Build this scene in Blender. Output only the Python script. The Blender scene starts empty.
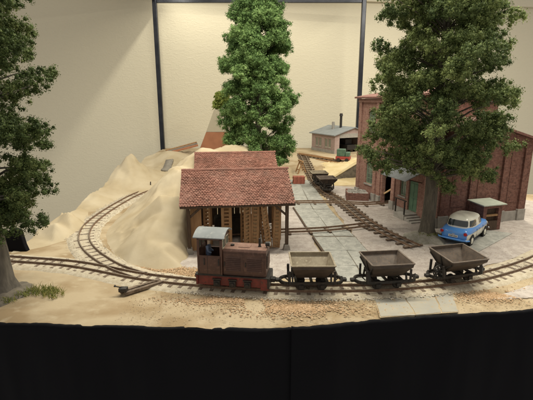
import bpy, bmesh, math, random
import numpy as np
from mathutils import Vector, Matrix, noise as mnoise
from mathutils.geometry import delaunay_2d_cdt
R = math.radians
S = bpy.context.scene
COL = S.collection

# ------------------------------------------------------------------ camera, world, lamps, exposure
cam_d = bpy.data.cameras.new('camera'); cam = bpy.data.objects.new('camera', cam_d); COL.objects.link(cam)
cam.location = (0, 0, 8.5); cam.rotation_euler = (R(90 - 13.4), 0, 0)
cam_d.lens = 36 * 420 / 533; cam_d.clip_end = 400; cam_d.clip_start = 0.1
S.camera = cam
W = bpy.data.worlds.new('World'); S.world = W; W.use_nodes = True
W.node_tree.nodes['Background'].inputs[0].default_value = (1.0, 0.93, 0.83, 1)
W.node_tree.nodes['Background'].inputs[1].default_value = 0.44

def strip(name, loc, sx, sy, energy, col=(1, .935, .77), rot=(0, 0, 0)):
    d = bpy.data.lights.new(name, 'AREA'); d.shape = 'RECTANGLE'; d.size = sx; d.size_y = sy
    d.energy = energy; d.color = col
    o = bpy.data.objects.new(name, d); COL.objects.link(o); o.location = loc; o.rotation_euler = rot
    return o
# warm LED strips under the top edges of the display case: left, right and above the middle
strip('led_strip_left', (-13.3, 39, 24.0), 0.35, 40, 3300)
strip('led_strip_right', (21, 37, 26.5), 0.6, 40, 13500)
strip('led_strip_middle', (3, 24.5, 29), 26, 0.8, 10500)
strip('led_strip_back', (-1, 62.6, 22.3), 26, 0.3, 1100)
S.view_settings.view_transform = 'Standard'; S.view_settings.look = 'None'
S.view_settings.exposure = 0.0; S.view_settings.gamma = 1
S.render.engine = 'CYCLES'

# ------------------------------------------------------------------ materials
MATS = {}
def mat(name, c1, c2=None, rough=.8, scale=3., bump=0., bscale=30., metal=0., detail=6., c3=None, spec=.4, ramp=(.38, .62), stretch=None, bdetail=6.):
    if name in MATS: return MATS[name]
    m = bpy.data.materials.new(name); m.use_nodes = True; nt = m.node_tree; N = nt.nodes; L = nt.links
    b = N['Principled BSDF']; b.inputs['Roughness'].default_value = rough; b.inputs['Metallic'].default_value = metal
    b.inputs['Specular IOR Level'].default_value = spec
    tc = N.new('ShaderNodeTexCoord'); vec = tc.outputs['Object']
    if stretch:
        mp = N.new('ShaderNodeMapping'); mp.inputs['Scale'].default_value = stretch; L.new(vec, mp.inputs[0]); vec = mp.outputs[0]
    if c2 is None: c2 = tuple(x * .8 for x in c1)
    n = N.new('ShaderNodeTexNoise'); n.inputs['Scale'].default_value = scale; n.inputs['Detail'].default_value = detail
    L.new(vec, n.inputs['Vector'])
    r = N.new('ShaderNodeValToRGB'); r.color_ramp.elements[0].position = ramp[0]; r.color_ramp.elements[1].position = ramp[1]
    r.color_ramp.elements[0].color = (*c1, 1); r.color_ramp.elements[1].color = (*c2, 1)
    L.new(n.outputs['Fac'], r.inputs[0]); out = r.outputs[0]
    if c3:
        n2 = N.new('ShaderNodeTexNoise'); n2.inputs['Scale'].default_value = scale * 3.7; n2.inputs['Detail'].default_value = 8
        L.new(vec, n2.inputs['Vector'])
        r2 = N.new('ShaderNodeValToRGB'); r2.color_ramp.elements[0].position = .55; r2.color_ramp.elements[1].position = .72
        r2.color_ramp.elements[0].color = (0, 0, 0, 1); r2.color_ramp.elements[1].color = (1, 1, 1, 1)
        L.new(n2.outputs['Fac'], r2.inputs[0])
        mx = N.new('ShaderNodeMixRGB'); L.new(r2.outputs[0], mx.inputs[0]); L.new(out, mx.inputs[1]); mx.inputs[2].default_value = (*c3, 1)
        out = mx.outputs[0]
    L.new(out, b.inputs['Base Color'])
    if bump:
        nb = N.new('ShaderNodeTexNoise'); nb.inputs['Scale'].default_value = bscale; nb.inputs['Detail'].default_value = bdetail; nb.inputs['Roughness'].default_value = .62
        L.new(vec, nb.inputs['Vector'])
        bp = N.new('ShaderNodeBump'); bp.inputs['Strength'].default_value = min(1, bump * 4); bp.inputs['Distance'].default_value = bump
        L.new(nb.outputs['Fac'], bp.inputs['Height']); L.new(bp.outputs[0], b.inputs['Normal'])
    MATS[name] = m; return m

def brick_mat(name, c1, c2, mortar, bw=.27, bh=.085, dark=(.05, .025, .02)):
    m = bpy.data.materials.new(name); m.use_nodes = True; nt = m.node_tree; N = nt.nodes; L = nt.links
    b = N['Principled BSDF']; b.inputs['Roughness'].default_value = .85; b.inputs['Specular IOR Level'].default_value = .25
    tc = N.new('ShaderNodeTexCoord'); sp = N.new('ShaderNodeSeparateXYZ'); L.new(tc.outputs['Object'], sp.inputs[0])
    ad = N.new('ShaderNodeMath'); L.new(sp.outputs[0], ad.inputs[0]); L.new(sp.outputs[1], ad.inputs[1])
    cb = N.new('ShaderNodeCombineXYZ'); L.new(ad.outputs[0], cb.inputs[0]); L.new(sp.outputs[2], cb.inputs[1])
    bt = N.new('ShaderNodeTexBrick'); L.new(cb.outputs[0], bt.inputs['Vector'])
    bt.inputs['Scale'].default_value = 1; bt.inputs['Brick Width'].default_value = bw; bt.inputs['Row Height'].default_value = bh
    bt.inputs['Mortar Size'].default_value = .009; bt.inputs['Mortar Smooth'].default_value = .3; bt.inputs['Bias'].default_value = -.1
    bt.inputs['Color1'].default_value = (*c1, 1); bt.inputs['Color2'].default_value = (*c2, 1); bt.inputs['Mortar'].default_value = (*mortar, 1)
    n = N.new('ShaderNodeTexNoise'); n.inputs['Scale'].default_value = 5; n.inputs['Detail'].default_value = 10; n.inputs['Roughness'].default_value = .75
    L.new(tc.outputs['Object'], n.inputs['Vector'])
    r = N.new('ShaderNodeValToRGB'); r.color_ramp.elements[0].position = .46; r.color_ramp.elements[1].position = .7
    L.new(n.outputs['Fac'], r.inputs[0])
    mx = N.new('ShaderNodeMixRGB'); L.new(r.outputs[0], mx.inputs[0]); L.new(bt.outputs['Color'], mx.inputs[1]); mx.inputs[2].default_value = (*dark, 1)
    L.new(mx.outputs[0], b.inputs['Base Color'])
    bp = N.new('ShaderNodeBump'); bp.inputs['Strength'].default_value = .7; bp.inputs['Distance'].default_value = .03; bp.invert = True
    L.new(bt.outputs['Fac'], bp.inputs['Height']); L.new(bp.outputs[0], b.inputs['Normal'])
    MATS[name] = m; return m

def attr_mat(name, c1, c2, rough=.8, trans=0., c3=None, dirt=None):
    """colour from a per-piece random value stored on the mesh (attribute tint)"""
    m = bpy.data.materials.new(name); m.use_nodes = True; nt = m.node_tree; N = nt.nodes; L = nt.links
    b = N['Principled BSDF']; b.inputs['Roughness'].default_value = rough; b.inputs['Specular IOR Level'].default_value = .25
    a = N.new('ShaderNodeAttribute'); a.attribute_name = 'tint'
    r = N.new('ShaderNodeValToRGB'); r.color_ramp.elements[0].color = (*c1, 1); r.color_ramp.elements[1].color = (*c2, 1)
    if c3: e = r.color_ramp.elements.new(.5); e.color = (*c3, 1)
    L.new(a.outputs['Fac'], r.inputs[0]); L.new(r.outputs[0], b.inputs['Base Color'])
    if dirt:
        tc = N.new('ShaderNodeTexCoord'); n = N.new('ShaderNodeTexNoise'); n.inputs['Scale'].default_value = 1.1; n.inputs['Detail'].default_value = 9; n.inputs['Roughness'].default_value = .7
        L.new(tc.outputs['Object'], n.inputs['Vector']); rr = N.new('ShaderNodeValToRGB'); rr.color_ramp.elements[0].position = .45; rr.color_ramp.elements[1].position = .75; L.new(n.outputs['Fac'], rr.inputs[0])
        mx = N.new('ShaderNodeMixRGB'); L.new(rr.outputs[0], mx.inputs[0]); L.new(r.outputs[0], mx.inputs[1]); mx.inputs[2].default_value = (*dirt, 1); L.new(mx.outputs[0], b.inputs['Base Color'])
    if trans:
        t = N.new('ShaderNodeBsdfTranslucent'); L.new(r.outputs[0], t.inputs[0])
        ms = N.new('ShaderNodeMixShader'); ms.inputs[0].default_value = trans
        L.new(b.outputs[0], ms.inputs[1]); L.new(t.outputs[0], ms.inputs[2]); L.new(ms.outputs[0], N['Material Output'].inputs[0])
    MATS[name] = m; return m

def glass_mat(name, col, rough=.08):
    m = mat(name, col, col, rough=rough, spec=.8); return m

mat('sand', (.43, .35, .235), (.31, .23, .135), rough=.85, spec=.2, scale=.5, bump=.06, bscale=5, c3=(.45, .375, .26), stretch=(.8, 1.1, 1), detail=14, bdetail=12, ramp=(.42, .6))
mat('plaster', (.50, .43, .31), (.40, .325, .21), rough=.9, spec=.15, scale=.45, bump=.05, bscale=7, detail=14, bdetail=14, ramp=(.36, .68))
mat('pale_plaster', (.50, .45, .36), (.45, .40, .31), rough=.8, scale=1.5, bump=.03, bscale=8, detail=10)
mat('yellow_sand', (.52, .41, .22), (.58, .48, .29), rough=.9, scale=1.2, bump=.05, bscale=8)
mat('paving', (.36, .315, .285), (.45, .405, .37), rough=.85, scale=2.2, bump=.03, bscale=14, c3=(.27, .23, .20), detail=12)
mat('concrete', (.285, .285, .26), (.39, .385, .35), rough=.8, scale=2.6, bump=.03, bscale=9, c3=(.21, .22, .20), detail=10)
mat('concrete_worn', (.36, .335, .275), (.31, .30, .265), rough=.85, scale=1.1, bump=.02, bscale=9, c3=(.38, .30, .19), detail=10)
mat('ballast', (.42, .36, .265), (.52, .465, .365), rough=.95, scale=5, bump=.05, bscale=16, c3=(.33, .28, .21))
mat('sleeper', (.10, .072, .052), (.20, .15, .11), rough=.8, scale=6, bump=.01, bscale=20)
mat('rail_rust', (.13, .075, .045), (.20, .13, .085), rough=.55, scale=8)
mat('rail_steel', (.42, .37, .31), (.30, .24, .19), rough=.35, scale=4, metal=.7)
mat('black_metal', (.018, .017, .016), (.035, .03, .027), rough=.5, scale=7)
mat('frame_metal', (.03, .033, .042), (.045, .048, .058), rough=.28, scale=1, metal=.6)
mat('cloth', (.0035, .0037, .0055), (.0055, .0057, .008), rough=.8, scale=60, spec=.12, bump=.01, bscale=40)
mat('tape', (.018, .018, .02), (.03, .03, .032), rough=.6, scale=4, bump=.02, bscale=12)
mat('wood_dark', (.06, .038, .025), (.10, .065, .042), rough=.75, scale=4, stretch=(4, 4, .6))
mat('wood_tan', (.40, .235, .115), (.30, .17, .08), rough=.7, scale=3, stretch=(4, 4, .6), c3=(.33, .20, .10))
mat('wood_pale', (.62, .45, .26), (.52, .35, .18), rough=.75, scale=5)
mat('loco_brown', (.10, .05, .036), (.075, .038, .028), rough=.42, scale=2.2, c3=(.15, .085, .062), detail=11, bump=.004, bscale=25)
mat('loco_red', (.21, .04, .03), (.14, .032, .026), rough=.55, scale=3, c3=(.07, .04, .033), detail=10)
mat('loco_top_lit', (.22, .13, .10), (.17, .095, .07), rough=.5, scale=3, c3=(.27, .17, .135))  # paler brown with the overhead light put into the colour
mat('main_tiles', (.16, .075, .062), (.22, .11, .09), rough=.8, scale=8, bump=.02, bscale=12)
mat('roof_grey', (.23, .25, .26), (.19, .21, .22), rough=.6, scale=1.5, c3=(.28, .295, .29), detail=10)
mat('cart', (.10, .08, .066), (.15, .12, .098), rough=.55, scale=3.5, c3=(.19, .125, .08), bump=.008, bscale=18)
mat('cart_shaded', (.05, .038, .03), (.075, .056, .044), rough=.6, scale=3.5, c3=(.10, .065, .042), bump=.008, bscale=18)  # darker copy of cart, shade under the sloping sides put into the colour
mat('cart_dusty', (.30, .26, .19), (.22, .18, .125), rough=.65, scale=2.5, c3=(.40, .35, .26), bump=.008, bscale=18)
mat('car_blue', (.10, .31, .78), (.095, .30, .75), rough=.22, scale=1, spec=.6)
mat('car_cream', (.78, .77, .67), (.76, .75, .65), rough=.25, scale=1, spec=.6)
mat('chrome', (.6, .6, .6), (.5, .5, .5), rough=.15, scale=1, metal=1)
mat('tyre', (.015, .015, .015), (.02, .02, .02), rough=.8)
mat('tail_red', (.42, .012, .012), (.36, .01, .01), rough=.2)
mat('plate_white', (.7, .7, .66), (.66, .66, .62), rough=.5)
mat('stone_grey', (.36, .34, .31), (.29, .275, .25), rough=.9, scale=3, bump=.02, bscale=12)
mat('stone_moss', (.24, .22, .185), (.32, .30, .26), rough=.95, scale=4, bump=.04, bscale=8, c3=(.17, .19, .07))
mat('stone_dark', (.12, .105, .085), (.19, .165, .13), rough=.95, scale=3, bump=.05, bscale=7)
mat('terracotta', (.42, .19, .105), (.36, .16, .09), rough=.85, scale=1.2)
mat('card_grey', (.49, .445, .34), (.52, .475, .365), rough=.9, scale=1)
mat('door_green', (.14, .26, .17), (.11, .21, .14), rough=.6, scale=3)
mat('win_green', (.22, .31, .22), (.18, .26, .18), rough=.6, scale=3)
mat('machine_green', (.09, .16, .11), (.06, .11, .08), rough=.5, scale=4)
mat('signal_red', (.36, .06, .05), (.28, .05, .04), rough=.5, scale=4)
mat('red_brick', (.36, .12, .08), (.28, .09, .06), rough=.85, scale=5, bump=.01, bscale=20)
mat('bark', (.085, .075, .06), (.13, .115, .09), rough=.95, scale=3, bump=.08, bscale=5, stretch=(3, 3, .5), c3=(.17, .15, .12))
mat('bark_grey', (.095, .085, .072), (.14, .125, .105), rough=.95, scale=3, bump=.08, bscale=5, stretch=(3, 3, .5), c3=(.10, .09, .075))
mat('pale_roof', (.36, .40, .33), (.42, .45, .38), rough=.7, scale=2)
mat('shed_wall', (.34, .25, .23), (.40, .31, .285), rough=.9, scale=4, bump=.01, bscale=20)
mat('road_grey', (.22, .20, .17), (.27, .245, .205), rough=.9, scale=3)
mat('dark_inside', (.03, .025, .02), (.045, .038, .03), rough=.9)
glass_mat('glass_dark', (.035, .045, .05)); glass_mat('glass_green', (.12, .15, .12), .12)
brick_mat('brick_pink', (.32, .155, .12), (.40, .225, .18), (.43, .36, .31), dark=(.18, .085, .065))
brick_mat('brick_dark', (.19, .08, .06), (.26, .125, .098), (.21, .16, .135), dark=(.06, .032, .027))  # darker brick: partly its own colour, partly the front wall's shade painted in
attr_mat('tiles', (.16, .072, .052), (.34, .18, .138), .6, c3=(.24, .108, .08), dirt=(.15, .085, .065))
attr_mat('leaf_olive', (.065, .10, .038), (.29, .345, .125), .7, .25, c3=(.145, .195, .068))
attr_mat('leaf_dark', (.04, .062, .02), (.19, .225, .08), .7, .25, c3=(.09, .13, .04))
attr_mat('leaf_green', (.075, .135, .045), (.31, .45, .17), .7, .25, c3=(.155, .265, .085))
attr_mat('grass', (.10, .13, .03), (.40, .36, .13), .8, .3, c3=(.22, .25, .07))
attr_mat('leaf_bush', (.16, .24, .05), (.38, .42, .12), .7, .3)
attr_mat('stones', (.30, .20, .11), (.60, .45, .30), .9, c3=(.47, .32, .19))
attr_mat('grit', (.22, .16, .10), (.58, .50, .38), .9, c3=(.40, .33, .23))
attr_mat('stones_grey', (.30, .27, .22), (.62, .57, .48), .9, c3=(.48, .43, .35))

# wall paint with raised wallpaper relief
def wall_mat():
    m = bpy.data.materials.new('wallpaper'); m.use_nodes = True; nt = m.node_tree; N = nt.nodes; L = nt.links
    b = N['Principled BSDF']; b.inputs['Roughness'].default_value = .6; b.inputs['Base Color'].default_value = (.67, .62, .48, 1)
    b.inputs['Specular IOR Level'].default_value = .3
    tc = N.new('ShaderNodeTexCoord'); mp = N.new('ShaderNodeMapping'); mp.inputs['Scale'].default_value = (1.7, 1, 3.4); L.new(tc.outputs['Object'], mp.inputs[0])
    n = N.new('ShaderNodeTexNoise'); n.inputs['Scale'].default_value = 1.1; n.inputs['Detail'].default_value = 3; n.inputs['Distortion'].default_value = 1.2
    L.new(mp.outputs[0], n.inputs['Vector'])
    r = N.new('ShaderNodeValToRGB'); r.color_ramp.elements[0].position = .45; r.color_ramp.elements[1].position = .62; L.new(n.outputs['Fac'], r.inputs[0])
    bp = N.new('ShaderNodeBump'); bp.inputs['Strength'].default_value = .24; bp.inputs['Distance'].default_value = .07
    L.new(r.outputs[0], bp.inputs['Height']); L.new(bp.outputs[0], b.inputs['Normal'])
    MATS['wallpaper'] = m
wall_mat()

# ------------------------------------------------------------------ helpers
def thing(name, label, cat, loc=(0, 0, 0), rz=0., group=None):
    o = bpy.data.objects.new(name, None); COL.objects.link(o)
    o.location = loc; o.rotation_euler = (0, 0, rz); o.empty_display_size = .1
    o['label'] = label; o['category'] = cat
    if group: o['group'] = group
    return o
def tag(o, label, cat, group=None):
    o['label'] = label; o['category'] = cat
    if group: o['group'] = group
    return o

class MB:
    def __init__(s): s.v = []; s.f = []; s.m = []; s.t = []
    def add(s, vs, fs, mi=0):
        b = len(s.v); s.v += [tuple(x) for x in vs]; s.f += [tuple(i + b for i in f) for f in fs]; s.m += [mi] * len(fs); return s
    def box(s, x0, x1, y0, y1, z0, z1, M=None, mi=0):
        vs = [Vector(p) for p in ((x0, y0, z0), (x1, y0, z0), (x1, y1, z0), (x0, y1, z0), (x0, y0, z1), (x1, y0, z1), (x1, y1, z1), (x0, y1, z1))]
        if M: vs = [M @ v for v in vs]
        return s.add(vs, [(3, 2, 1, 0), (4, 5, 6, 7), (0, 1, 5, 4), (1, 2, 6, 5), (2, 3, 7, 6), (3, 0, 4, 7)], mi)
    def bar(s, p0, p1, w, h, mi=0):
        p0 = Vector(p0); p1 = Vector(p1); d = p1 - p0; L_ = d.length
        M = Matrix.Translation(p0) @ d.to_track_quat('X', 'Z').to_matrix().to_4x4()
        return s.box(0, L_, -w / 2, w / 2, -h / 2, h / 2, M, mi)
    def cyl(s, p0, p1, r0, r1=None, n=12, mi=0, cap=True):
        r1 = r0 if r1 is None else r1
        p0 = Vector(p0); p1 = Vector(p1); q = (p1 - p0).to_track_quat('Z', 'Y')
        vs = []
        for p, r in ((p0, r0), (p1, r1)):
            for i in range(n):
                a = 2 * math.pi * i / n; vs.append(p + q @ Vector((r * math.cos(a), r * math.sin(a), 0)))
        fs = [(i, (i + 1) % n, n + (i + 1) % n, n + i) for i in range(n)]
        if cap: fs += [tuple(range(n - 1, -1, -1)), tuple(range(n, 2 * n))]
        return s.add(vs, fs, mi)
    def prism(s, poly, d0, d1, axis='y', mi=0):
        """poly in the plane normal to axis, extruded d0..d1. axis y: (x,z); x: (y,z); z: (x,y)"""
        n = len(poly)
        def P(a, b, d): return (a, d, b) if axis == 'y' else ((d, a, b) if axis == 'x' else (a, b, d))
        vs = [P(a, b, d0) for a, b in poly] + [P(a, b, d1) for a, b in poly]
        fs = [tuple(range(n)), tuple(range(2 * n - 1, n - 1, -1))] + [(i, n + i, n + (i + 1) % n, (i + 1) % n) for i in range(n)]
        return s.add(vs, fs, mi)
    def tube(s, pts, r, n=8, mi=0):
        pts = [Vector(p) for p in pts]; rs = r if isinstance(r, (list, tuple)) else [r] * len(pts)
        vs = []; up = Vector((0, 0, 1))
        for i, p in enumerate(pts):
            d = (pts[min(i + 1, len(pts) - 1)] - pts[max(i - 1, 0)]).normalized()
            a = d.cross(up);
            if a.length < 1e-3: a = d.cross(Vector((1, 0, 0)))
            a.normalize(); b = d.cross(a)
            for k in range(n):
                t = 2 * math.pi * k / n; vs.append(p + a * (rs[i] * math.cos(t)) + b * (rs[i] * math.sin(t)))
        fs = []
        for i in range(len(pts) - 1):
            for k in range(n): fs.append((i * n + k, i * n + (k + 1) % n, (i + 1) * n + (k + 1) % n, (i + 1) * n + k))
        fs += [tuple(range(n - 1, -1, -1)), tuple(range((len(pts) - 1) * n, len(pts) * n))]
        return s.add(vs, fs, mi)
    def build(s, name, mats, parent=None, smooth=False, bevel=0., fix=True, tints=None):
        me = bpy.data.meshes.new(name); me.from_pydata(s.v, [], s.f)
        mats = [mats] if isinstance(mats, str) else mats
        for k in mats: me.materials.append(MATS[k])
        if len(mats) > 1: me.polygons.foreach_set('material_index', s.m)
        if fix:
            bm = bmesh.new(); bm.from_mesh(me); bmesh.ops.recalc_face_normals(bm, faces=bm.faces); bm.to_mesh(me); bm.free()
        if tints is not None:
            at = me.attributes.new('tint', 'FLOAT', 'FACE'); at.data.foreach_set('value', tints)
        if smooth: me.polygons.foreach_set('use_smooth', [True] * len(me.polygons))
        me.update()
        o = bpy.data.objects.new(name, me); COL.objects.link(o)
        if parent: o.parent = parent
        if bevel:
            b = o.modifiers.new('bevel', 'BEVEL'); b.width = bevel; b.segments = 2; b.limit_method = 'ANGLE'; b.angle_limit = R(40)
        return o

def copy_tree(o, parent=None):
    c = o.copy(); COL.objects.link(c); c.parent = parent
    for ch in list(o.children): copy_tree(ch, c)
    return c

def grid_mesh(name, P, mats, parent=None, smooth=True, keep=None):
    """P: array (ny,nx,3)"""
    ny, nx, _ = P.shape; f = []
    for j in range(ny - 1):
        for i in range(nx - 1):
            if keep is not None and not keep[j, i]: continue
            f.append((j * nx + i, j * nx + i + 1, (j + 1) * nx + i + 1, (j + 1) * nx + i))
    me = bpy.data.meshes.new(name); me.from_pydata(P.reshape(-1, 3).tolist(), [], f); me.materials.append(MATS[mats])
    if smooth: me.polygons.foreach_set('use_smooth', [True] * len(me.polygons))
    o = bpy.data.objects.new(name, me); COL.objects.link(o)
    if parent: o.parent = parent
    return o

def catmull(pts, step=.25):
    P = [np.array(p, float) for p in pts]; P = [2 * P[0] - P[1]] + P + [2 * P[-1] - P[-2]]
    out = []
    for i in range(1, len(P) - 2):
        n = max(2, int(np.linalg.norm(P[i + 1] - P[i]) / step))
        for k in range(n):
            t = k / n; a, b, c, d = P[i - 1:i + 3]
            out.append(.5 * ((2 * b) + (-a + c) * t + (2 * a - 5 * b + 4 * c - d) * t * t + (-a + 3 * b - 3 * c + d) * t ** 3))
    out.append(P[-2]); return np.array(out)

def smoothstep(x): x = np.clip(x, 0, 1); return x * x * (3 - 2 * x)
def ground_h(x, y):
    return 1.5 * smoothstep((np.asarray(y, float) - 43) / 12.5)
def nz(x, y, s=1., z=0.): return mnoise.noise(Vector((x * s, y * s, z)))
def vnz(X, Y, s=1., z=0.):
    return np.array([nz(a, b, s, z) for a, b in zip(X.ravel(), Y.ravel())]).reshape(X.shape)

# ------------------------------------------------------------------ room wall, case frame, board, cloth
def struct(o): o['kind'] = 'structure'; return o
wa = Vector((-60, 57.9, 0)); wb = Vector((70, 77, 0)); ang = math.atan2(wb.y - wa.y, wb.x - wa.x)
w = MB().box(0, (wb - wa).length, 0, .4, -30, 22.9).build('wall', 'wallpaper'); w.location = wa; w.rotation_euler.z = ang; struct(w)
w = MB().box(0, (wb - wa).length, -.7, .4, 22.91, 32).build('wall', 'wallpaper'); w.location = wa; w.rotation_euler.z = ang; struct(w)

fr = thing('display_case_frame', 'dark metal frame of the display case, two posts and a top bar behind the trees', 'case frame')
MB().box(-15.5, -14.9, 61.4, 62.0, -6, 24.4).build('post', 'frame_metal', fr, bevel=.08)
MB().box(12.95, 13.55, 61.4, 62.0, -6, 24.4).build('post', 'frame_metal', fr, bevel=.08)
MB().box(-14.89, 12.94, 61.45, 61.95, 21.3, 22.1).build('top_bar', 'frame_metal', fr, bevel=.06)
MB().box(-15.5, -15.1, 8, 61.19, 21.6, 25).build('side_board', 'frame_metal', fr)

FE = catmull([(-26, 16.2), (-18, 15.6), (-10.53, 15.04), (-4.5, 14.72), (.9, 14.62), (5.4, 15.3), (11.1, 16.0), (17, 16.9), (26, 18.4), (40, 20.5)], .3)
def front_y(x): return np.interp(x, FE[:, 0], FE[:, 1])
def xl(y): return np.interp(y, [14, 20, 21.5, 23.1, 26, 30, 40, 66], [-26, -22, -16.5, -14.4, -13.5, -13.8, -14.6, -15.3])
def xr(y): return np.interp(y, [14, 34, 36.5, 66], [40, 40, 20.5, 20.5])
def make_ground():
    xs = np.linspace(0, 1, 190); ts = np.linspace(0, 1, 170) ** 1.5
    P = np.zeros((len(ts), len(xs), 3))
    for j, t in enumerate(ts):
        for i, u in enumerate(xs):
            y0 = 14.6 + t * (63 - 14.6)
            x = xl(y0) + u * (xr(y0) - xl(y0)); fy = front_y(x)
            y = fy + t * (63 - fy)
            edge = math.exp(-(y - fy) / .35)
            P[j, i] = (x, y + .06 * nz(x, 0, 3) * edge, ground_h(x, y) - .12 * edge * (1 + nz(x, y, 1.2)) + .012 * nz(x, y, .7) - .012)
    return struct(grid_mesh('ground', P, 'sand'))
make_ground()

# black cloth hanging from the front edge, two overlapping lengths
def drape(name, x0, x1, out, ztop, mt, label, z_end=-7, wob=1.):
    n = int((x1 - x0) / .12); zs = [0, .12, .3, .6, 1, 1.6, 2.4, 3.4, 5, 7]
    P = np.zeros((len(zs) + 1, n, 3))
    for i in range(n):
        x = x0 + (x1 - x0) * i / (n - 1); fy = front_y(x)
        zt = ztop + wob * (.05 * nz(x, 3, 1.1) + .03 * nz(x, 9, 4))
        P[0, i] = (x, fy + .10 - out + .03 * nz(x, 5, 3), zt - .02)
        for k, zz in enumerate(zs):
            P[k + 1, i] = (x, fy - out - .03 - .05 * min(zz, 2) + (.16 * nz(x, zz * .15, .55) + .05 * nz(x, zz * .2, 1.6)) * min(zz, 1.5), zt - (zz if zz < 7 else -z_end))
    o = grid_mesh(name, P, mt); m = o.modifiers.new('thick', 'SOLIDIFY'); m.thickness = .03
    return tag(o, label, 'cloth')
drape('black_cloth', -26, 1.6, .02, -.10, 'cloth', 'black cloth hanging below the sandy front edge on the left half')
drape('black_cloth', .95, 40, .14, .02, 'cloth', 'black cloth overlapping in front, covering the right half of the front edge')
# black peak of cloth behind the left tree at the board edge
b = MB(); b.prism([(-15.6, -.6), (-13.65, -.6), (-13.95, .35), (-14.1, 1.25), (-14.45, 1.35), (-15.5, .9)], 22.9, 23.25, 'y')
tag(b.build('black_cover', 'cloth', bevel=.05), 'black pointed cover at the board edge behind the left tree trunk', 'cover')

# ------------------------------------------------------------------ hills (plaster skins)
def tps(ctrl):
    c = np.array(ctrl, float); n = len(c)
    def U(r2): return np.where(r2 > 1e-9, r2 * np.log(np.maximum(r2, 1e-9)), 0)
    d2 = ((c[:, None, :2] - c[None, :, :2]) ** 2).sum(-1)
    A = np.zeros((n + 3, n + 3)); A[:n, :n] = U(d2) + np.eye(n) * .02; A[:n, n] = 1; A[:n, n + 1:] = c[:, :2]; A[n:, :n] = A[:n, n:].T
    wts = np.linalg.solve(A, np.concatenate([c[:, 2], [0, 0, 0]]))
    def ev(X, Y):
        q = np.stack([X.ravel(), Y.ravel()], 1); r2 = ((q[:, None] - c[None, :, :2]) ** 2).sum(-1)
        return (U(r2) @ wts[:n] + wts[n] + q @ wts[n + 1:]).reshape(X.shape)
    return ev
def hill(name, ctrl, x0, x1, y0, y1, step, label, fold=.16, zoff=0, mt='plaster'):
    ev = tps(ctrl); X, Y = np.meshgrid(np.arange(x0, x1, step), np.arange(y0, y1, step)); Z = ev(X, Y)
    rg = np.random.default_rng(int(abs(x0) * 10)); cell = 1.35
    pts = [(a + rg.uniform(-.42, .42) * cell, b_ + rg.uniform(-.42, .42) * cell * 1.3) for a in np.arange(x0 - 1, x1 + 1.2, cell) for b_ in np.arange(y0 - 1, y1 + 1.6, cell * 1.3)]
    cc = np.array(ctrl, float); pts = [q for q in pts if np.min(np.hypot(cc[:, 0] - q[0], cc[:, 1] - q[1])) > .55]
    pa = np.array(pts); pz = ev(pa[:, :1], pa[:, 1:])[:, 0]; pz = pz + np.clip(pz, 0, 1) * rg.uniform(-1.25, 1.35, len(pz)) * fold
    pts += [(q[0], q[1]) for q in cc]; pa = np.array(pts); pz = np.concatenate([pz, cc[:, 2]])
    _, _, tris, *_r = delaunay_2d_cdt([Vector(q) for q in pts], [], [], 0, 1e-5)
    ZL = Z.copy()
    for tq in tris:
        A_, B_, C_ = pa[list(tq)]; det = (B_[1] - C_[1]) * (A_[0] - C_[0]) + (C_[0] - B_[0]) * (A_[1] - C_[1])
        if abs(det) < 1e-9: continue
        i0 = max(0, int((min(A_[0], B_[0], C_[0]) - x0) / step)); i1 = min(X.shape[1], int((max(A_[0], B_[0], C_[0]) - x0) / step) + 2); j0 = max(0, int((min(A_[1], B_[1], C_[1]) - y0) / step)); j1 = min(X.shape[0], int((max(A_[1], B_[1], C_[1]) - y0) / step) + 2)
        if i1 <= i0 or j1 <= j0: continue
        xx = X[j0:j1, i0:i1]; yy = Y[j0:j1, i0:i1]
        l1 = ((B_[1] - C_[1]) * (xx - C_[0]) + (C_[0] - B_[0]) * (yy - C_[1])) / det; l2 = ((C_[1] - A_[1]) * (xx - C_[0]) + (A_[0] - C_[0]) * (yy - C_[1])) / det; l3 = 1 - l1 - l2
        ok = (l1 >= -1e-6) & (l2 >= -1e-6) & (l3 >= -1e-6); zz_ = l1 * pz[tq[0]] + l2 * pz[tq[1]] + l3 * pz[tq[2]]
        ZL[j0:j1, i0:i1] = np.where(ok, zz_, ZL[j0:j1, i0:i1])
    Z = .12 * Z + .88 * ZL
    F = np.abs(vnz(X + .7 * vnz(X, Y, .5), Y * .55, .75, 4.2))       # crumpled paper folds
    F2 = np.abs(vnz(X, Y, 1.7, 1.3)); hgt = np.clip(Z / .8, 0, 1)
    F3 = np.abs(vnz(X + .4 * vnz(X, Y, 1.1, 3), Y * .8, 1.35, 8.8)); F4 = np.clip(vnz(X, Y, .35, 2.2) * 2 + .5, 0, 1)
    Z = Z + hgt * (fold * .22 * (1 - 3.2 * F) + .07 * (1 - 3 * F2) * F4 + .13 * F4 * (.6 - np.minimum(F3 * 4, 1)))
    kz = Z > ground_h(X, Y) - .6
    k = kz[:-1, :-1] | kz[1:, :-1] | kz[:-1, 1:] | kz[1:, 1:]
    o = grid_mesh(name, np.stack([X, Y, Z], -1), mt, keep=k); struct(o); return o, ev
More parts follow.
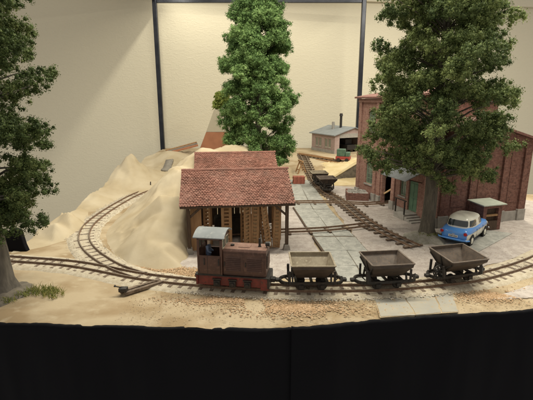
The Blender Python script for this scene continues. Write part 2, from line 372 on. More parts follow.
hillA = [(-4.3, 20.45, 0), (-5.5, 20.0, -.05), (-7.4, 20.9, 0), (-8.7, 22.6, 0), (-9.9, 24.9, 0), (-10.7, 27.2, 0), (-11, 30, 0), (-10.9, 33, .2), (-10.4, 36, .6),
         (-3.9, 21.2, -.7), (-4.55, 22.4, .35), (-4.1, 23.5, -1.2), (-4.2, 26, -1.2), (-5.2, 28, -.5), (-5.0, 24.2, 1.7), (-5.1, 26, 2.3), (-5.0, 22.2, .95), (-5.6, 21.2, .75),
         (-6.5, 22, .95), (-6.2, 24.5, 2.0), (-8, 25, .95), (-7, 27, 2.1), (-6.3, 30, 3.6), (-8.6, 29, 1.35), (-10, 33, .95), (-8.3, 32.5, 1.95), (-5.4, 34, 4.5), (-4.0, 36.5, 4.35),
         (-2.4, 39.5, 4.3), (-6.5, 38, 3.2), (-5, 42, 3), (0, 40, 2.8), (1.3, 43, 1.2), (1.6, 39.5, -.4), (1.4, 36.5, -1.2), (-1, 36.9, 2.2), (-9, 40, 1.5), (-4, 46, 1.5), (-13, 20, -2), (0, 20, -3), (-13.5, 30, -1.5), (-12, 36, -.6), (3, 46, -1), (-2, 30, -1.5), (-5.3, 31, 3.0)]
hA, evA = hill('hill', hillA, -12, 4, 18.5, 50, .12, '', fold=.26)
hillB = [(-12.9, 37.6, .1), (-13.2, 35, 0), (-13.5, 33, 0), (-13.6, 30, -.1), (-14.6, 38.5, .7), (-14.4, 35, .5), (-14.5, 41, 1.9), (-13.4, 42, 3.25), (-13.95, 41.6, 3.0), (-12.7, 42, 2.3), (-12.0, 41.5, 1.4), (-11.2, 41, .8),
         (-10.5, 40, .6), (-12.3, 39.2, .5), (-15.0, 44, 1.2), (-13.4, 44, 1.6), (-12, 45, 1.1), (-11, 46, 1.0), (-9, 46, 1), (-13, 28, -1), (-15.5, 30, -.6), (-10, 36, -.9), (-13.5, 50, 1), (-15.5, 50, .9),
         (-12.4, 52, 2.3), (-11.2, 53, 2.2), (-10, 52, 1.7), (-8, 54, 1.6), (-13.8, 55, 1.6), (-11, 58, 1.6)]
hill('hill', hillB, -15.2, -8, 27, 59, .16, '', fold=.10)
# sharp low wedge of plaster at the board edge left of the curved track
ctrl = [(-13.4, 25.6, .9), (-13.4, 27.5, 1.1), (-14.4, 23.2, .05), (-13.0, 24.4, .05), (-12.6, 26, .15), (-12.9, 28.5, .1), (-13.6, 30.5, .05), (-14, 27, .5), (-12, 24, -.4), (-12, 28, -.5), (-15, 25, .1)]
hill('hill', ctrl, -14.6, -12, 22.6, 32, .12, '', fold=.05)
# yellow sand heap between the loading track and the ramp
ctrl = [(5.4, 46, .2), (7.5, 47, .55), (9.5, 47.5, .9), (9.5, 50, 1.3), (6.5, 51, .95), (5.6, 43, -.05), (7, 41.8, -.05), (9.4, 42.3, -.05), (11, 45, .8), (8, 44.3, .25), (4.9, 44, -.3), (5.2, 50, .2), (11, 41.5, -.3), (8.5, 53, .9)]
hill('sand_heap', ctrl, 4.9, 11.5, 40.5, 53, .2, '', fold=.04, mt='yellow_sand')

# ------------------------------------------------------------------ yard paving and slab road
def sheet(name, poly, z, mt, jit=1.):
    """flat paving following ground height, triangulated finely"""
    bm = bmesh.new(); vs = [bm.verts.new((x, y, 0)) for x, y in poly]; bm.faces.new(vs)
    bmesh.ops.subdivide_edges(bm, edges=bm.edges, cuts=40)
    for v in bm.verts:
        x, y = v.co.x, v.co.y; v.co.x += jit * (.22 * nz(x, y, .9) + .10 * nz(x, y, 4)); v.co.y += jit * (.16 * nz(x, y, .9, 7) + .07 * nz(x, y, 4, 3))
    for v in bm.verts: v.co.z = float(ground_h(v.co.x, v.co.y)) + z
    r_ = bmesh.ops.extrude_face_region(bm, geom=bm.faces[:]); 
    for g in r_['geom']:
        if isinstance(g, bmesh.types.BMVert): g.co.z -= .15
    bmesh.ops.recalc_face_normals(bm, faces=bm.faces)
    me = bpy.data.meshes.new(name); bm.to_mesh(me); bm.free(); me.materials.append(MATS[mt])
    o = bpy.data.objects.new(name, me); COL.objects.link(o); return struct(o)
sheet('pavement', [(-4.6, 20.6), (-2, 19.3), (3.0, 19.0), (3.2, 19.0), (2.0, 45), (.8, 45), (-4.6, 30)], .022, 'paving')
sheet('pavement', [(5.9, 18.75), (9.3, 19.55), (13.6, 21.75), (18.5, 25.3), (25, 31.3), (20.2, 40), (11, 40.5), (5.2, 42.5), (5.4, 33), (5.7, 26)], .022, 'paving')
sheet('pavement', [(9.8, 16.9), (14, 17.2), (24, 19), (24, 25.5), (18, 22.6), (13.6, 18.9)], .02, 'paving')

road = struct(MB().prism([(1.9, 46.2), (2.25, 32.5), (2.85, 26.7), (3.4, 21.8), (3.62, 18.6), (5.75, 18.6), (5.95, 21.8), (5.5, 26.7), (5.05, 32.5), (4.6, 46.2)], .03, .05, 'z').build('concrete_road', 'stone_dark'))
def edge_l(y): return np.interp(y, [17.5, 21.8, 26.7, 32.5, 46.2], [3.62, 3.4, 2.85, 2.25, 1.9])
def edge_r(y): return np.interp(y, [17.5, 21.8, 26.7, 32.5, 46.2], [5.75, 5.95, 5.5, 5.05, 4.6])
rnd = random.Random(4)
ys = [18.65, 20.6, 22.9, 25.35, 27.6, 29.9, 32.3, 34.9, 37.4, 40, 43, 46]
for a, c in zip(ys[:-1], ys[1:]):
    if a > 25 and a < 26: a += .2
    for h in (0, 1):
        l0, r0, l1, r1 = edge_l(a), edge_r(a), edge_l(c), edge_r(c)
        m0, m1 = (l0 + r0) / 2 + .05, (l1 + r1) / 2 + .05
        q = [(l0, a), (m0, a), (m1, c), (l1, c)] if h == 0 else [(m0, a), (r0, a), (r1, c), (m1, c)]
        cx = sum(p[0] for p in q) / 4; cy = sum(p[1] for p in q) / 4
        q = [(cx + (x - cx) * .975 + rnd.uniform(-.03, .03), cy + (y - cy) * .985 + rnd.uniform(-.04, .04)) for x, y in q]
        z = .075 + rnd.uniform(-.012, .012)
        MB().prism(q, .04, z, 'z').build('slab', 'concrete', road, bevel=.03)
# kerb timbers along the left edge of the slab road
for (a, c) in ((19.2, 25.2), (26.6, 32.6)):
    pts = [(edge_l(y) - .1, y, .10) for y in np.linspace(a, c, 8)]
    kb = MB()
    for p, q in zip(pts[:-1], pts[1:]): kb.bar(p, q, .1, .1)
    kb.build('kerb', 'wood_dark', road)
# slabs between the front track and the board edge
apron = struct(MB().prism([(4.55, 15.3), (4.7, 17.2), (8.6, 17.85), (7.9, 15.75)], .0, .008, 'z').build('concrete_apron', 'sand'))
for q in ([(4.62, 15.36), (4.75, 17.1), (6.1, 17.2), (6.02, 15.5)], [(6.07, 15.52), (6.15, 17.2), (7.5, 17.5), (7.2, 15.68)], [(7.26, 15.7), (7.57, 17.5), (8.5, 17.75), (7.9, 15.78)]):
    o = sheet('slab', q, .018 + rnd.uniform(0, .006), 'concrete_worn', .35); del o['kind']; o.parent = apron
# ------------------------------------------------------------------ tracks
GA = .31
def frame_of(pts):
    d = np.gradient(pts, axis=0); d /= np.linalg.norm(d[:, :2], axis=1)[:, None]
    return np.stack([-d[:, 1], d[:, 0]], 1)
def track(label, ctrl, z=0., spacing=.5, bed=None, skip=None, sl=1.15, loose=0., name='railway_track', seedv=1, zfun=None, rails=True, sink=0.):
    c = [(x, y) for x, y in ctrl]; pts = catmull(c, .22); nrm = frame_of(pts)
    zf = (lambda x, y: float(ground_h(x, y)) + z) if zfun is None else (lambda x, y: float(zfun(x, y)) + z)
    t = thing(name, label, 'railway track', (pts[0][0], pts[0][1], zf(*pts[0])))
    base = np.array([pts[0][0], pts[0][1], zf(*pts[0])])
    r = random.Random(seedv)
    if bed:
        n = len(pts); offs = [-1.05, -.85, -.55, 0, .55, .85, 1.05]; P = np.zeros((len(offs), n, 3))
        for j, o in enumerate(offs):
            for i in range(n):
                x, y = pts[i] + nrm[i] * o * (bed + .12 * nz(pts[i][0], pts[i][1] + o, .9))
                hz = {0: -.08, 1: .055, 2: .095, 3: .095}[min(j, 6 - j)]
                P[j, i] = (x, y, zf(*pts[i]) + hz + .022 * nz(x, y, 1.7) + .018 * nz(x, y, 6))
        o = grid_mesh('track_bed', P, 'ballast'); struct(o)
    for sgn in (-1, 1):
        m = MB(); q = pts + nrm * GA * sgn; w = .036; vs = []; fs = []; mi = []
        for i in range(len(q)):
            zb = zf(*pts[i]) + .10
            for (o, zz) in ((-w * 1.5, 0), (-w, .025), (-w * .75, .11), (w * .75, .11), (w, .025), (w * 1.5, 0)):
                p = q[i] + nrm[i] * o; vs.append((p[0] - base[0], p[1] - base[1], zb + zz - base[2]))
        for i in range(len(q) - 1):
            for k in range(5): fs.append((i * 6 + k, i * 6 + k + 1, i * 6 + k + 7, i * 6 + k + 6)); mi.append(1 if k == 2 else 0)
        fs += [(0, 1, 2, 3, 4, 5), tuple(len(vs) - 6 + k for k in range(6))]; mi += [0, 0]
        m.v = vs; m.f = fs; m.m = mi
        if rails: m.build('rail', ['rail_rust', 'rail_steel'], t)
    seg = np.linalg.norm(np.diff(pts, axis=0), axis=1); s = np.concatenate([[0], np.cumsum(seg)])
    me = None; d = .25
    while d < s[-1] - .1:
        x = np.interp(d, s, pts[:, 0]); y = np.interp(d, s, pts[:, 1]); nx_ = np.interp(d, s, nrm[:, 0]); ny_ = np.interp(d, s, nrm[:, 1])
        if not (skip and skip(x, y)):
            a = math.atan2(ny_, nx_) + r.uniform(-1, 1) * (.03 + loose)
            if me is None:
                o = MB().box(-sl / 2, sl / 2, -.085, .085, 0, .11).build('sleeper', 'sleeper', t); me = o.data
            else:
                o = bpy.data.objects.new('sleeper', me); COL.objects.link(o); o.parent = t
            o.location = (x - base[0], y - base[1], zf(x, y) - base[2] - sink + r.uniform(-.006, .006)); o.rotation_euler.z = a; o.scale = (r.uniform(.93, 1.06), 1, 1)
        d += spacing * r.uniform(.93, 1.07)
    return t
TA = [(-16.5, 21.7), (-13.7, 21.33), (-10.5, 20.75), (-8.5, 20.05), (-6.2, 19.10), (-3.2, 18.31), (-.2, 17.86), (1.8, 17.72), (5.2, 17.82), (8.2, 18.35), (10.6, 19.1), (14.3, 21.15), (19, 24.8), (24, 29.5)]
track('rusty front railway track carrying the train along the edge of the board', TA, bed=1.0, sl=1.25, sink=.012)
TB = [(-6.0, 19.0), (-8.0, 20.45), (-10.05, 22.7), (-11.4, 24.95), (-12.15, 27.3), (-12.4, 30.0), (-12.3, 33.5), (-11.95, 37), (-11.3, 39.6)]
track('narrow track curving away up the left side past the plaster hill', TB, bed=1.0, spacing=.62, sl=1.15, skip=lambda x, y: y < 19.5, seedv=2, sink=.012)
TD = [(8.75, 23.3), (7.75, 25.8), (7.05, 28.9), (6.45, 33.9), (5.5, 39), (5.05, 46), (4.6, 54.7)]
track('yard track with exposed dark sleepers running diagonally to the back', TD, z=.04, spacing=.72, sl=1.35, loose=.05, seedv=3)
track('cross track from the tiled shed over the slabs, the nearer of two', [(-2.6, 25.6), (1.34, 26.2), (4, 26.6), (6.9, 27.6)], z=.06, spacing=1.3, sl=1.1, seedv=4)
track('cross track farther back leading into the arched doorway of the brick building', [(.9, 33.9), (3.5, 34.2), (5.9, 34.1), (8.2, 33.6), (11.0, 34.4)], z=.06, spacing=1.4, sl=1.1, seedv=5)
track('back track along the top of the sand in front of the far shed', [(4.2, 55.0), (6.0, 53.6), (8.4, 51.4), (10.6, 50.6)], z=.03, spacing=.6, seedv=6)

# turnout lever at the left points
t = thing('turnout_lever', 'dark turnout lever on long timbers beside the points at front left', 'lever', (-5.6, 18.3, .03))
MB().bar((-.95, -.95, .09), (.5, .35, .09), .16, .13).build('timber', 'sleeper', t)
MB().bar((-.7, -1.1, .09), (.75, .2, .09), .16, .13).build('timber', 'sleeper', t)
MB().box(-.98, -.62, -1.12, -.82, .15, .33).build('lever_box', 'black_metal', t, bevel=.03)
MB().cyl((-.8, -.95, .3), (-1.1, -1.05, .42), .03, .025).cyl((-1.1, -1.05, .42), (-1.16, -1.06, .46), .05).build('handle', 'black_metal', t)
# small stop lever at the end of the left track
t = thing('point_lever', 'tiny dark lever at the far end of the curved left track', 'lever', (-11.2, 39.7, .1))
MB().box(-.35, .35, -.12, .12, 0, .15).build('base', 'black_metal', t)
MB().cyl((0, 0, .1), (.05, 0, .75), .05).build('handle', 'black_metal', t)

# ------------------------------------------------------------------ loose stones
def stones(name, n, region, zf, size, mt, label, seed):
    r = np.random.default_rng(seed)
    V = np.array([(1, 0, 0), (-1, 0, 0), (0, 1, 0), (0, -1, 0), (0, 0, .8), (0, 0, -.6)], float)
    F = np.array([(0, 2, 4), (2, 1, 4), (1, 3, 4), (3, 0, 4), (2, 0, 5), (1, 2, 5), (3, 1, 5), (0, 3, 5)])
    vs = []; fs = []; tn = []
    k = 0
    for _ in range(n):
        x, y = region(r)
        if x is None: continue
        s = size * r.lognormal(0, .35); a = r.uniform(0, 6.28); ca, sa = math.cos(a), math.sin(a)
        q = V * r.uniform(.6, 1.15, (6, 3)) * s; z = zf(x, y)
        vs.append(np.stack([x + q[:, 0] * ca - q[:, 1] * sa, y + q[:, 0] * sa + q[:, 1] * ca, z + q[:, 2] * .7], 1)); fs.append(F + k * 6); tn += [r.uniform()] * 8; k += 1
    m = MB(); m.v = [tuple(p) for p in np.concatenate(vs)]; m.f = [tuple(f) for f in np.concatenate(fs)]; m.m = [0] * len(m.f)
    o = m.build(name, mt, fix=False, tints=tn); o['kind'] = 'stuff'; o['label'] = label; return o
PA = catmull(TA, .2); PBk = catmull(TB, .2)
def band(P, lo, hi, x0, x1):
    nr = frame_of(P); ok = [i for i in range(len(P)) if x0 <= P[i][0] <= x1]
    def f(r):
        i = ok[r.integers(len(ok))]; o = r.uniform(lo, hi)
        p = P[i] + nr[i] * o + r.normal(0, .08, 2); return p[0], p[1]
    return f
def patch(cx, cy, rx, ry, edge=True):
    def f(r):
        a = r.uniform(0, 6.28); q = abs(r.normal(0, .55)); x = cx + rx * q * math.cos(a); y = cy + ry * q * math.sin(a)
        if y < front_y(x) + .12 or nz(x, y, .9) < -.25: return None, None
        return x, y
    return f
fl = lambda x, y: .02
stones('gravel', 2600, band(PA, -.95, -.42, -4, 9), lambda x, y: .055, .035, 'stones_grey', 'loose gravel along the front of the track', 1)
stones('gravel', 5200, patch(1.2, 16.1, 3.2, .9), fl, .03, 'stones', 'tan gravel at the front edge before the carts', 2)
stones('gravel', 3000, patch(9.9, 17.2, 2.2, .7), fl, .028, 'stones', 'tan gravel at the front edge right of the slabs', 3)
stones('gravel', 4600, band(PA, .5, 1.9, -7.6, -2.4), lambda x, y: .03, .032, 'stones', 'tan gravel behind the points at the foot of the hill', 4)
stones('gravel', 1600, band(PA, -.3, .3, -14, 14), lambda x, y: .105, .022, 'stones_grey', 'fine ballast between the front rails', 5)
stones('gravel', 3200, band(PBk, -1.0, 1.0, -13, -8), lambda x, y: .09, .026, 'stones_grey', 'pale ballast around the curved left track', 6)
stones('gravel', 2600, patch(-2.2, 16.8, 2.8, .5), fl, .028, 'stones', 'tan gravel in front of the locomotive', 7)

def whole(r):
    x = r.uniform(-6, 15); y = front_y(x) + .1 + abs(r.normal(0, 2.2)); return (x, y) if nz(x, y, .6) > -.2 else (None, None)
stones('grit', 3800, whole, lambda x, y: .0, .017, 'grit', 'fine grit scattered over the sandy foreground', 11)
def yardr(r):
    x = r.uniform(-3, 17); y = r.uniform(19.5, 33); return (x, y) if nz(x, y, .5, 3) > -.1 else (None, None)
stones('grit', 3500, yardr, lambda x, y: .025, .02, 'grit', 'fine grit scattered over the yard paving', 12)

# ------------------------------------------------------------------ trees
ICO = []
def tree(name, label, loc, height, prof, tr, seed, leafmat, bark, nclump, per, leaf, z0, lean=(0, 0), squash=1., crc=(.5, .95), lump=.27, gap=None, extra=(), lobe=1.):
    r = np.random.default_rng(seed); t = thing(name, label, 'tree', loc)
    # trunk
    m = MB(); n = 26; K = 18; pts = []
    vs = []; fs = []
    for i in range(n):
        f = i / (n - 1); z = f * height * .93 - .1
        rr = tr * (1 - f) ** .8 * (1 + .45 * math.exp(-z / .4)) + .04
        cx = lean[0] * f + .15 * nz(z, seed, .3) * min(z / 2, 1); cy = lean[1] * f + .15 * nz(z, seed + 9, .3) * min(z / 2, 1)
        for k in range(K):
            a = 2 * math.pi * k / K; q = rr * (1 + .16 * nz(math.cos(a) * 1.6 + seed, math.sin(a) * 1.6, 1, z * .35) + .07 * math.sin(5 * a + seed) * math.exp(-z / .7))
            vs.append((cx + q * math.cos(a), cy + q * math.sin(a), z))
    for i in range(n - 1):
        for k in range(K): fs.append((i * K + k, i * K + (k + 1) % K, (i + 1) * K + (k + 1) % K, (i + 1) * K + k))
    m.add(vs, fs); m.build('trunk', bark, t, smooth=True, fix=False)
    # clump centres
    cl = []
    for i in range(nclump):
        f = r.uniform(0, 1) ** .9; z = z0 + f * (height - z0); Rr = prof(z); a = r.uniform(0, 6.283)
        lob = 1 + lobe * (.22 * math.sin(3 * a + z * 1.3 + seed) + .18 * math.sin(5 * a - z * 2.1))
        q = Rr * lob * (r.uniform(.25, 1) ** .55) * .88
        c = np.array([lean[0] * z / height + q * math.cos(a), lean[1] * z / height + q * math.sin(a) * squash, z])
        cl.append((c, r.uniform(*crc) * (.75 + .25 * min(1, Rr / 3))))
    cl += [(np.array(c, float), s) for c, s in extra]
    if gap: cl = [c for c in cl if not gap(c[0])]
    m = MB(); nb = 0
    for i in range(0, len(cl), 2):
        c, s = cl[i]; zt = max(z0 * .9, c[2] - (.25 + .35 * r.uniform()) * np.linalg.norm(c[:2]) - .2)
        p0 = np.array([lean[0] * zt / height, lean[1] * zt / height, zt]); md = (p0 + c) / 2 + np.array([0, 0, .25])
        rb = .03 + .06 * (1 - zt / height)
        m.tube([p0, md, c], [rb, rb * .7, rb * .3], 6)
    m.build('branches', bark, t, smooth=True, fix=False)['kind'] = 'stuff'
    # foam lumps: little bumpy balls with leaf flakes on their skins
    if not ICO:
        bm = bmesh.new(); bmesh.ops.create_icosphere(bm, subdivisions=1, radius=1); ICO.append(np.array([v.co[:] for v in bm.verts])); ICO.append(np.array([[v.index for v in f.verts] for f in bm.faces])); bm.free()
    IV, IF = ICO; Ps = []; Ns = []; Ts = []; BV = []; BF = []; BT = []; nbv = 0
    for c, s in cl:
        nsub = int(6 + 24 * s); base_t = r.uniform(.15, .75)
        for j in range(nsub):
            d = r.normal(size=3); d /= np.linalg.norm(d); sc = c + d * s * r.uniform(.3, .95) * np.array([1.1, 1.1, .8]); sr = lump * r.uniform(.6, 1.25)
            tj = base_t + r.uniform(-.2, .2)
            BV.append(sc + IV * (sr * r.uniform(.35, .8, (len(IV), 1)))); BF.append(IF + nbv); nbv += len(IV); BT.append(np.clip(r.normal(tj, .15, len(IF)), 0, 1))
            k = int(per * (sr / lump) ** 2) + 6
            dd = r.normal(size=(k, 3)); dd /= np.linalg.norm(dd, axis=1)[:, None]
            Ps.append(sc + dd * sr * r.uniform(.55, 1.5, (k, 1))); Ns.append(dd + r.normal(0, .6, (k, 3)))
            Ts.append(np.clip(tj + r.normal(0, .2, k), 0, 1))
    P = np.concatenate(Ps); Nn = np.concatenate(Ns); T = np.concatenate(Ts); k = len(P)
    Nn /= np.linalg.norm(Nn, axis=1)[:, None]; up = r.normal(size=(k, 3)); A = np.cross(Nn, up); A /= np.linalg.norm(A, axis=1)[:, None]; B = np.cross(Nn, A)
    s1 = (leaf * r.uniform(.55, 1.35, k))[:, None]; s2 = s1 * r.uniform(.55, .9, (k, 1))
    V = np.stack([P - A * s1, P - B * s2 + Nn * s1 * .25, P + A * s1, P + B * s2 + Nn * s1 * .25], 1).reshape(-1, 3)
    BV = np.concatenate(BV); BF = np.concatenate(BF) + 4 * k; nb_ = len(BF)
    me = bpy.data.meshes.new('crown'); me.vertices.add(4 * k + len(BV)); me.vertices.foreach_set('co', np.concatenate([V, BV]).ravel())
    me.loops.add(4 * k + 3 * nb_); me.loops.foreach_set('vertex_index', np.concatenate([np.arange(4 * k), BF.ravel()])); me.polygons.add(k + nb_)
    me.polygons.foreach_set('loop_start', np.concatenate([np.arange(k) * 4, 4 * k + np.arange(nb_) * 3])); me.polygons.foreach_set('loop_total', np.concatenate([np.full(k, 4), np.full(nb_, 3)]))
    at = me.attributes.new('tint', 'FLOAT', 'FACE'); at.data.foreach_set('value', np.concatenate([T] + BT)); me.update(calc_edges=True)
    me.materials.append(MATS[leafmat]); o = bpy.data.objects.new('crown', me); COL.objects.link(o); o.parent = t; o['kind'] = 'stuff'
    return t

def P_right(z): return float(np.interp(z, [3.2, 4.2, 5.2, 6.5, 8, 10, 12, 14, 17, 19], [.8, 2.2, 3.6, 4.2, 4.2, 3.9, 3.7, 3.5, 2.6, .6]))
tree('tall_tree', 'tall olive green tree standing before the brick building, beside the blue car', (10.1, 25.3, .03), 19, P_right, .40, 11, 'leaf_olive', 'bark', 360, 36, .043, 4.2, lean=(.2, .4), lump=.19, gap=lambda c: c[0] > 4.15 and c[2] > 6,
     extra=[((-3.6, -.6, 5.0), .75), ((-3.0, -.8, 4.7), .7), ((-4.1, -.4, 5.4), .6), ((.2, -1.2, 3.9), .75), ((.6, -1.1, 3.4), .5), ((2.8, -.6, 4.3), .8), ((3.4, -.4, 4.0), .6), ((4.6, 0, 5.8), .7), ((1.6, -1.5, 4.6), .9), ((-1.4, -1.4, 5.2), .9), ((-.2, -1.8, 5.4), .9)])
def P_left(z): return float(np.interp(z, [2.6, 3.6, 5, 7, 9, 11, 13, 16, 18], [1.0, 2.0, 2.5, 2.7, 2.9, 2.8, 2.7, 1.8, .5]))
tree('tall_tree', 'tall dark green tree with thick trunk at the left edge of the board', (-12.15, 17.7, .0), 18, P_left, .52, 5, 'leaf_dark', 'bark_grey', 250, 40, .036, 3.4, lean=(-.3, .2), lump=.155,
     extra=[((2.3, -.2, 3.3), .55), ((1.7, -.3, 3.2), .6), ((.9, -.7, 3.0), .6), ((2.2, -.3, 5.8), .6), ((2.9, -.2, 7.4), .5), ((2.4, -.3, 7.2), .6), ((2.5, -.3, 9.6), .7), ((-.4, -.8, 3.0), .8), ((.4, -1, 3.7), .8)])
def P_mid(z): return float(np.interp(z, [0, 1.5, 4.2, 7, 9.8, 12.5, 15, 18, 20.5], [3.2, 3.8, 4.0, 3.8, 3.4, 2.9, 2.2, 1.3, .4]))
tree('tall_tree', 'bright green bushy tree with full column crown behind the tiled sheds', (-.8, 42.3, 1.9), 20.9, P_mid, .32, 23, 'leaf_green', 'bark', 470, 34, .056, .5, crc=(.55, .95), lump=.25, lobe=.35)

# grass tufts at the tree feet and tree foot mounds
def tufts(label, spots, seed, mt='grass', h=.35, n=60, spread=.25):
    r = np.random.default_rng(seed); m = MB(); tn = []
    for (x, y, z, sc) in spots:
        for _ in range(int(n * sc)):
            a = r.uniform(0, 6.28); q = spread * sc * math.sqrt(r.uniform()); bx, by = x + q * math.cos(a) * 1.4, y + q * math.sin(a)
            lx, ly = r.normal(0, .12, 2); hh = h * sc * r.uniform(.5, 1.2); wd = .018; b_ = r.uniform(0, 3.14); wx, wy = wd * math.cos(b_), wd * math.sin(b_)
            m.add([(bx - wx, by - wy, z), (bx + wx, by + wy, z), (bx + lx * .5 + wx * .6, by + ly * .5 + wy * .6, z + hh * .6), (bx + lx, by + ly, z + hh), (bx + lx * .5 - wx * .6, by + ly * .5 - wy * .6, z + hh * .6)], [(0, 1, 2, 4), (4, 2, 3)]); tt = r.uniform(); tn += [tt, tt]
    o = m.build('grass', mt, fix=False, tints=tn); o['kind'] = 'stuff'; o['label'] = label; return o
tufts('yellow green grass tufts beside the left tree foot', [(-10.9 + .28 * i, 17.25 + .28 * ((i * 37) % 5) / 2, .02, .9 + .35 * ((i * 13) % 3) / 2) for i in range(6)] + [(-11.6, 16.8, .02, .8), (-11.1, 16.7, .02, .7)], 3, h=.22, n=80, spread=.3)
tufts('green moss and grass around the foot of the right tree', [(10.1 + .6 * math.cos(a), 25.3 + .6 * math.sin(a), .33, .6) for a in (3.9, 4.7, 5.1)], 8, h=.32, n=110)
def foot(name, label, loc, rad, hgt, mt):
    P = np.zeros((10, 33, 3))
    for j in range(10):
        for i in range(33):
            a = 2 * math.pi * i / 32; f = 1 - j / 9; rr = rad * f * (1 + .12 * math.sin(5 * a + 1) + .06 * math.sin(9 * a))
            x, y = rr * math.cos(a), rr * math.sin(a); P[j, i] = (x, y, hgt * (1 - f ** 1.5) - .03 + .04 * nz(x + loc[0], y, 2.2))
    o = grid_mesh(name, P, mt); o.location = loc; return tag(o, label, 'tree base')
foot('tree_base', 'grey mossy mound around the foot of the right tree', (10.05, 25.2, .03), 1.35, .55, 'stone_moss')
foot('tree_base', 'dark earthy mound around the foot of the left tree', (-11.8, 17.5, .0), 1.25, .25, 'stone_dark')

# ------------------------------------------------------------------ tile roofed open sheds
def tiled_slope(x0, x1, y_e, z_e, y_r, z_r, seed):
    """tiles from eave (y_e,z_e) up to ridge (y_r,z_r); returns MB and tints"""
    r = random.Random(seed); m = MB(); tn = []
    L_ = math.hypot(y_r - y_e, z_r - z_e); ey, ez = (y_r - y_e) / L_, (z_r - z_e) / L_; ny_, nz_ = -ez, ey
    if ny_ * (y_e - y_r) < 0: pass
    if nz_ < 0: ny_, nz_ = -ny_, -nz_
    tw, ex = .155, .14; rows = int(L_ / ex); cols = int((x1 - x0) / tw)
    for j in range(rows):
        for i in range(cols + (j % 2)):
            xa = x0 + (i - .5 * (j % 2)) * tw + .006; xb = xa + tw - .012; xa = max(xa, x0) + r.uniform(-.008, .008); xb = min(xb, x1) + r.uniform(-.008, .008)
            if xb - xa < .04: continue
            s0 = j * ex; s1 = min(s0 + ex * 1.55, L_); lift = .048 + r.uniform(-.012, .016) + .035 * nz(xa, s0, .6); s0 += r.uniform(-.013, .013); xm = (xa + xb) / 2
            prof = [(xa, s1, .012), (xa, s0 + .05, lift), (xa + (xb - xa) * .2, s0 + .015, lift + .004), (xm, s0, lift + .006), (xb - (xb - xa) * .2, s0 + .015, lift + .004), (xb, s0 + .05, lift), (xb, s1, .012)]
            def W3(s, h): return (y_e + ey * s + ny_ * h, z_e + ez * s + nz_ * h)
            vs = [(x, *W3(s, h)) for x, s, h in prof] + [(x, *W3(s, h - .035)) for x, s, h in prof[1:6]]
            m.add(vs, [(0, 1, 2, 3, 4, 5, 6), (1, 7, 8, 2), (2, 8, 9, 3), (3, 9, 10, 4), (4, 10, 11, 5)]); tt = min(1, max(0, r.gauss(.5, .17))); tn += [tt] * 5
    return m, tn
def open_shed(label, loc, rz, back_boards):
    t = thing('open_shed', label, 'shed', loc, rz); LX = 5.55; D = 5.0; ze = 2.82; zr = 4.35
    for x in (0, LX):
        for y in (0, D):
            p = MB().box(x - .09, x + .09, y - .09, y + .09, .3, 2.86).build('post', 'wood_dark', t)
            MB().prism([(x - .2, .0), (x + .2, 0), (x + .13, .32), (x - .13, .32)], y - .17, y + .17, 'y').build('footing', 'stone_grey', t)
            sx = .75 if x == 0 else -.75
            MB().bar((x, y, 2.05), (x + sx, y, 2.72), .1, .12).build('brace', 'wood_dark', t)
    for y in (0, D): MB().box(-.25, LX + .25, y - .08, y + .08, 2.70, 2.86).build('beam', 'wood_dark', t)
    for x in (0, LX): MB().box(x - .07, x + .07, .09, D - .09, 2.70, 2.84).build('tie_beam', 'wood_dark', t)
    MB().prism([(-.35, ze - .12), (-.35, ze), (D / 2, zr), (D + .35, ze), (D + .35, ze - .12), (D / 2, zr - .14)], -.42, LX + .42, 'x').build('roof_deck', 'wood_dark', t)
    for k, (ye, yr) in enumerate(((-.42, D / 2), (D + .42, D / 2))):
        m, tn = tiled_slope(-.45, LX + .45, ye, ze - .005, yr, zr + .01, 5 + k)
        o = m.build('roof_tiles', 'tiles', t, fix=False, tints=tn); o['kind'] = 'stuff'
    m = MB(); n = 26; tn = []
    for i in range(n):
        x = -.46 + i * (LX + .92) / n; w_ = (LX + .92) / n + .03
        vs = []; fs = []
        for q, xx in enumerate((x, x + w_)):
            for k in range(6): a = math.pi * k / 5; vs.append((xx, D / 2 + .13 * math.cos(a), zr + .0 + (.105 + .012 * q) * math.sin(a)))
        for k in range(5): fs.append((k, k + 1, k + 7, k + 6))
        m.add(vs, fs); tt = .35 + .3 * ((i * 7) % 5) / 5; tn += [tt] * 5
    o = m.build('ridge_tiles', 'tiles', t, fix=False, tints=tn); o['kind'] = 'stuff'
    if back_boards:
        for i in range(14):
            if i in (2, 8, 12): continue
            MB().box(.1 + i * .385, .46 + i * .385, D + .1, D + .13, .1, 2.7).build('board', 'wood_dark', t)
    return t
SH = (-4.34, 22.46, .03); SA = R(7)
open_shed('open timber shed with red tiled roof directly behind the locomotive', SH, SA, True)  # back boards added here to darken the inside
d2 = Matrix.Rotation(SA, 3, 'Z') @ Vector((.75, 8.35, 0))
open_shed('second red tiled shed standing behind the nearer tiled shed', (SH[0] + d2.x - .35, SH[1] + d2.y, .03), SA, True)
# racks of boards in the near shed
def hole_board(t, x, y, w_, h, rz, tilt, holes=True, name='board', mt='wood_tan'):
    m = MB(); M = Matrix.Translation((x, y, .05)) @ Matrix.Rotation(rz, 4, 'Z') @ Matrix.Rotation(tilt, 4, 'Y')
    if not holes:
        m.box(-w_ / 2, w_ / 2, -.03, .03, 0, h, M)
    else:
        e = w_ * .27; m.box(-w_ / 2, -w_ / 2 + e, -.03, .03, 0, h, M); m.box(w_ / 2 - e, w_ / 2, -.03, .03, 0, h, M)
        z = 0
        while z < h - .02:
            m.box(-w_ / 2 + e + .001, w_ / 2 - e - .001, -.028, .028, z, min(z + .09, h), M); z += .22
    return m.build(name, mt, t)
Msh = Matrix.Translation(SH) @ Matrix.Rotation(SA, 4, 'Z')
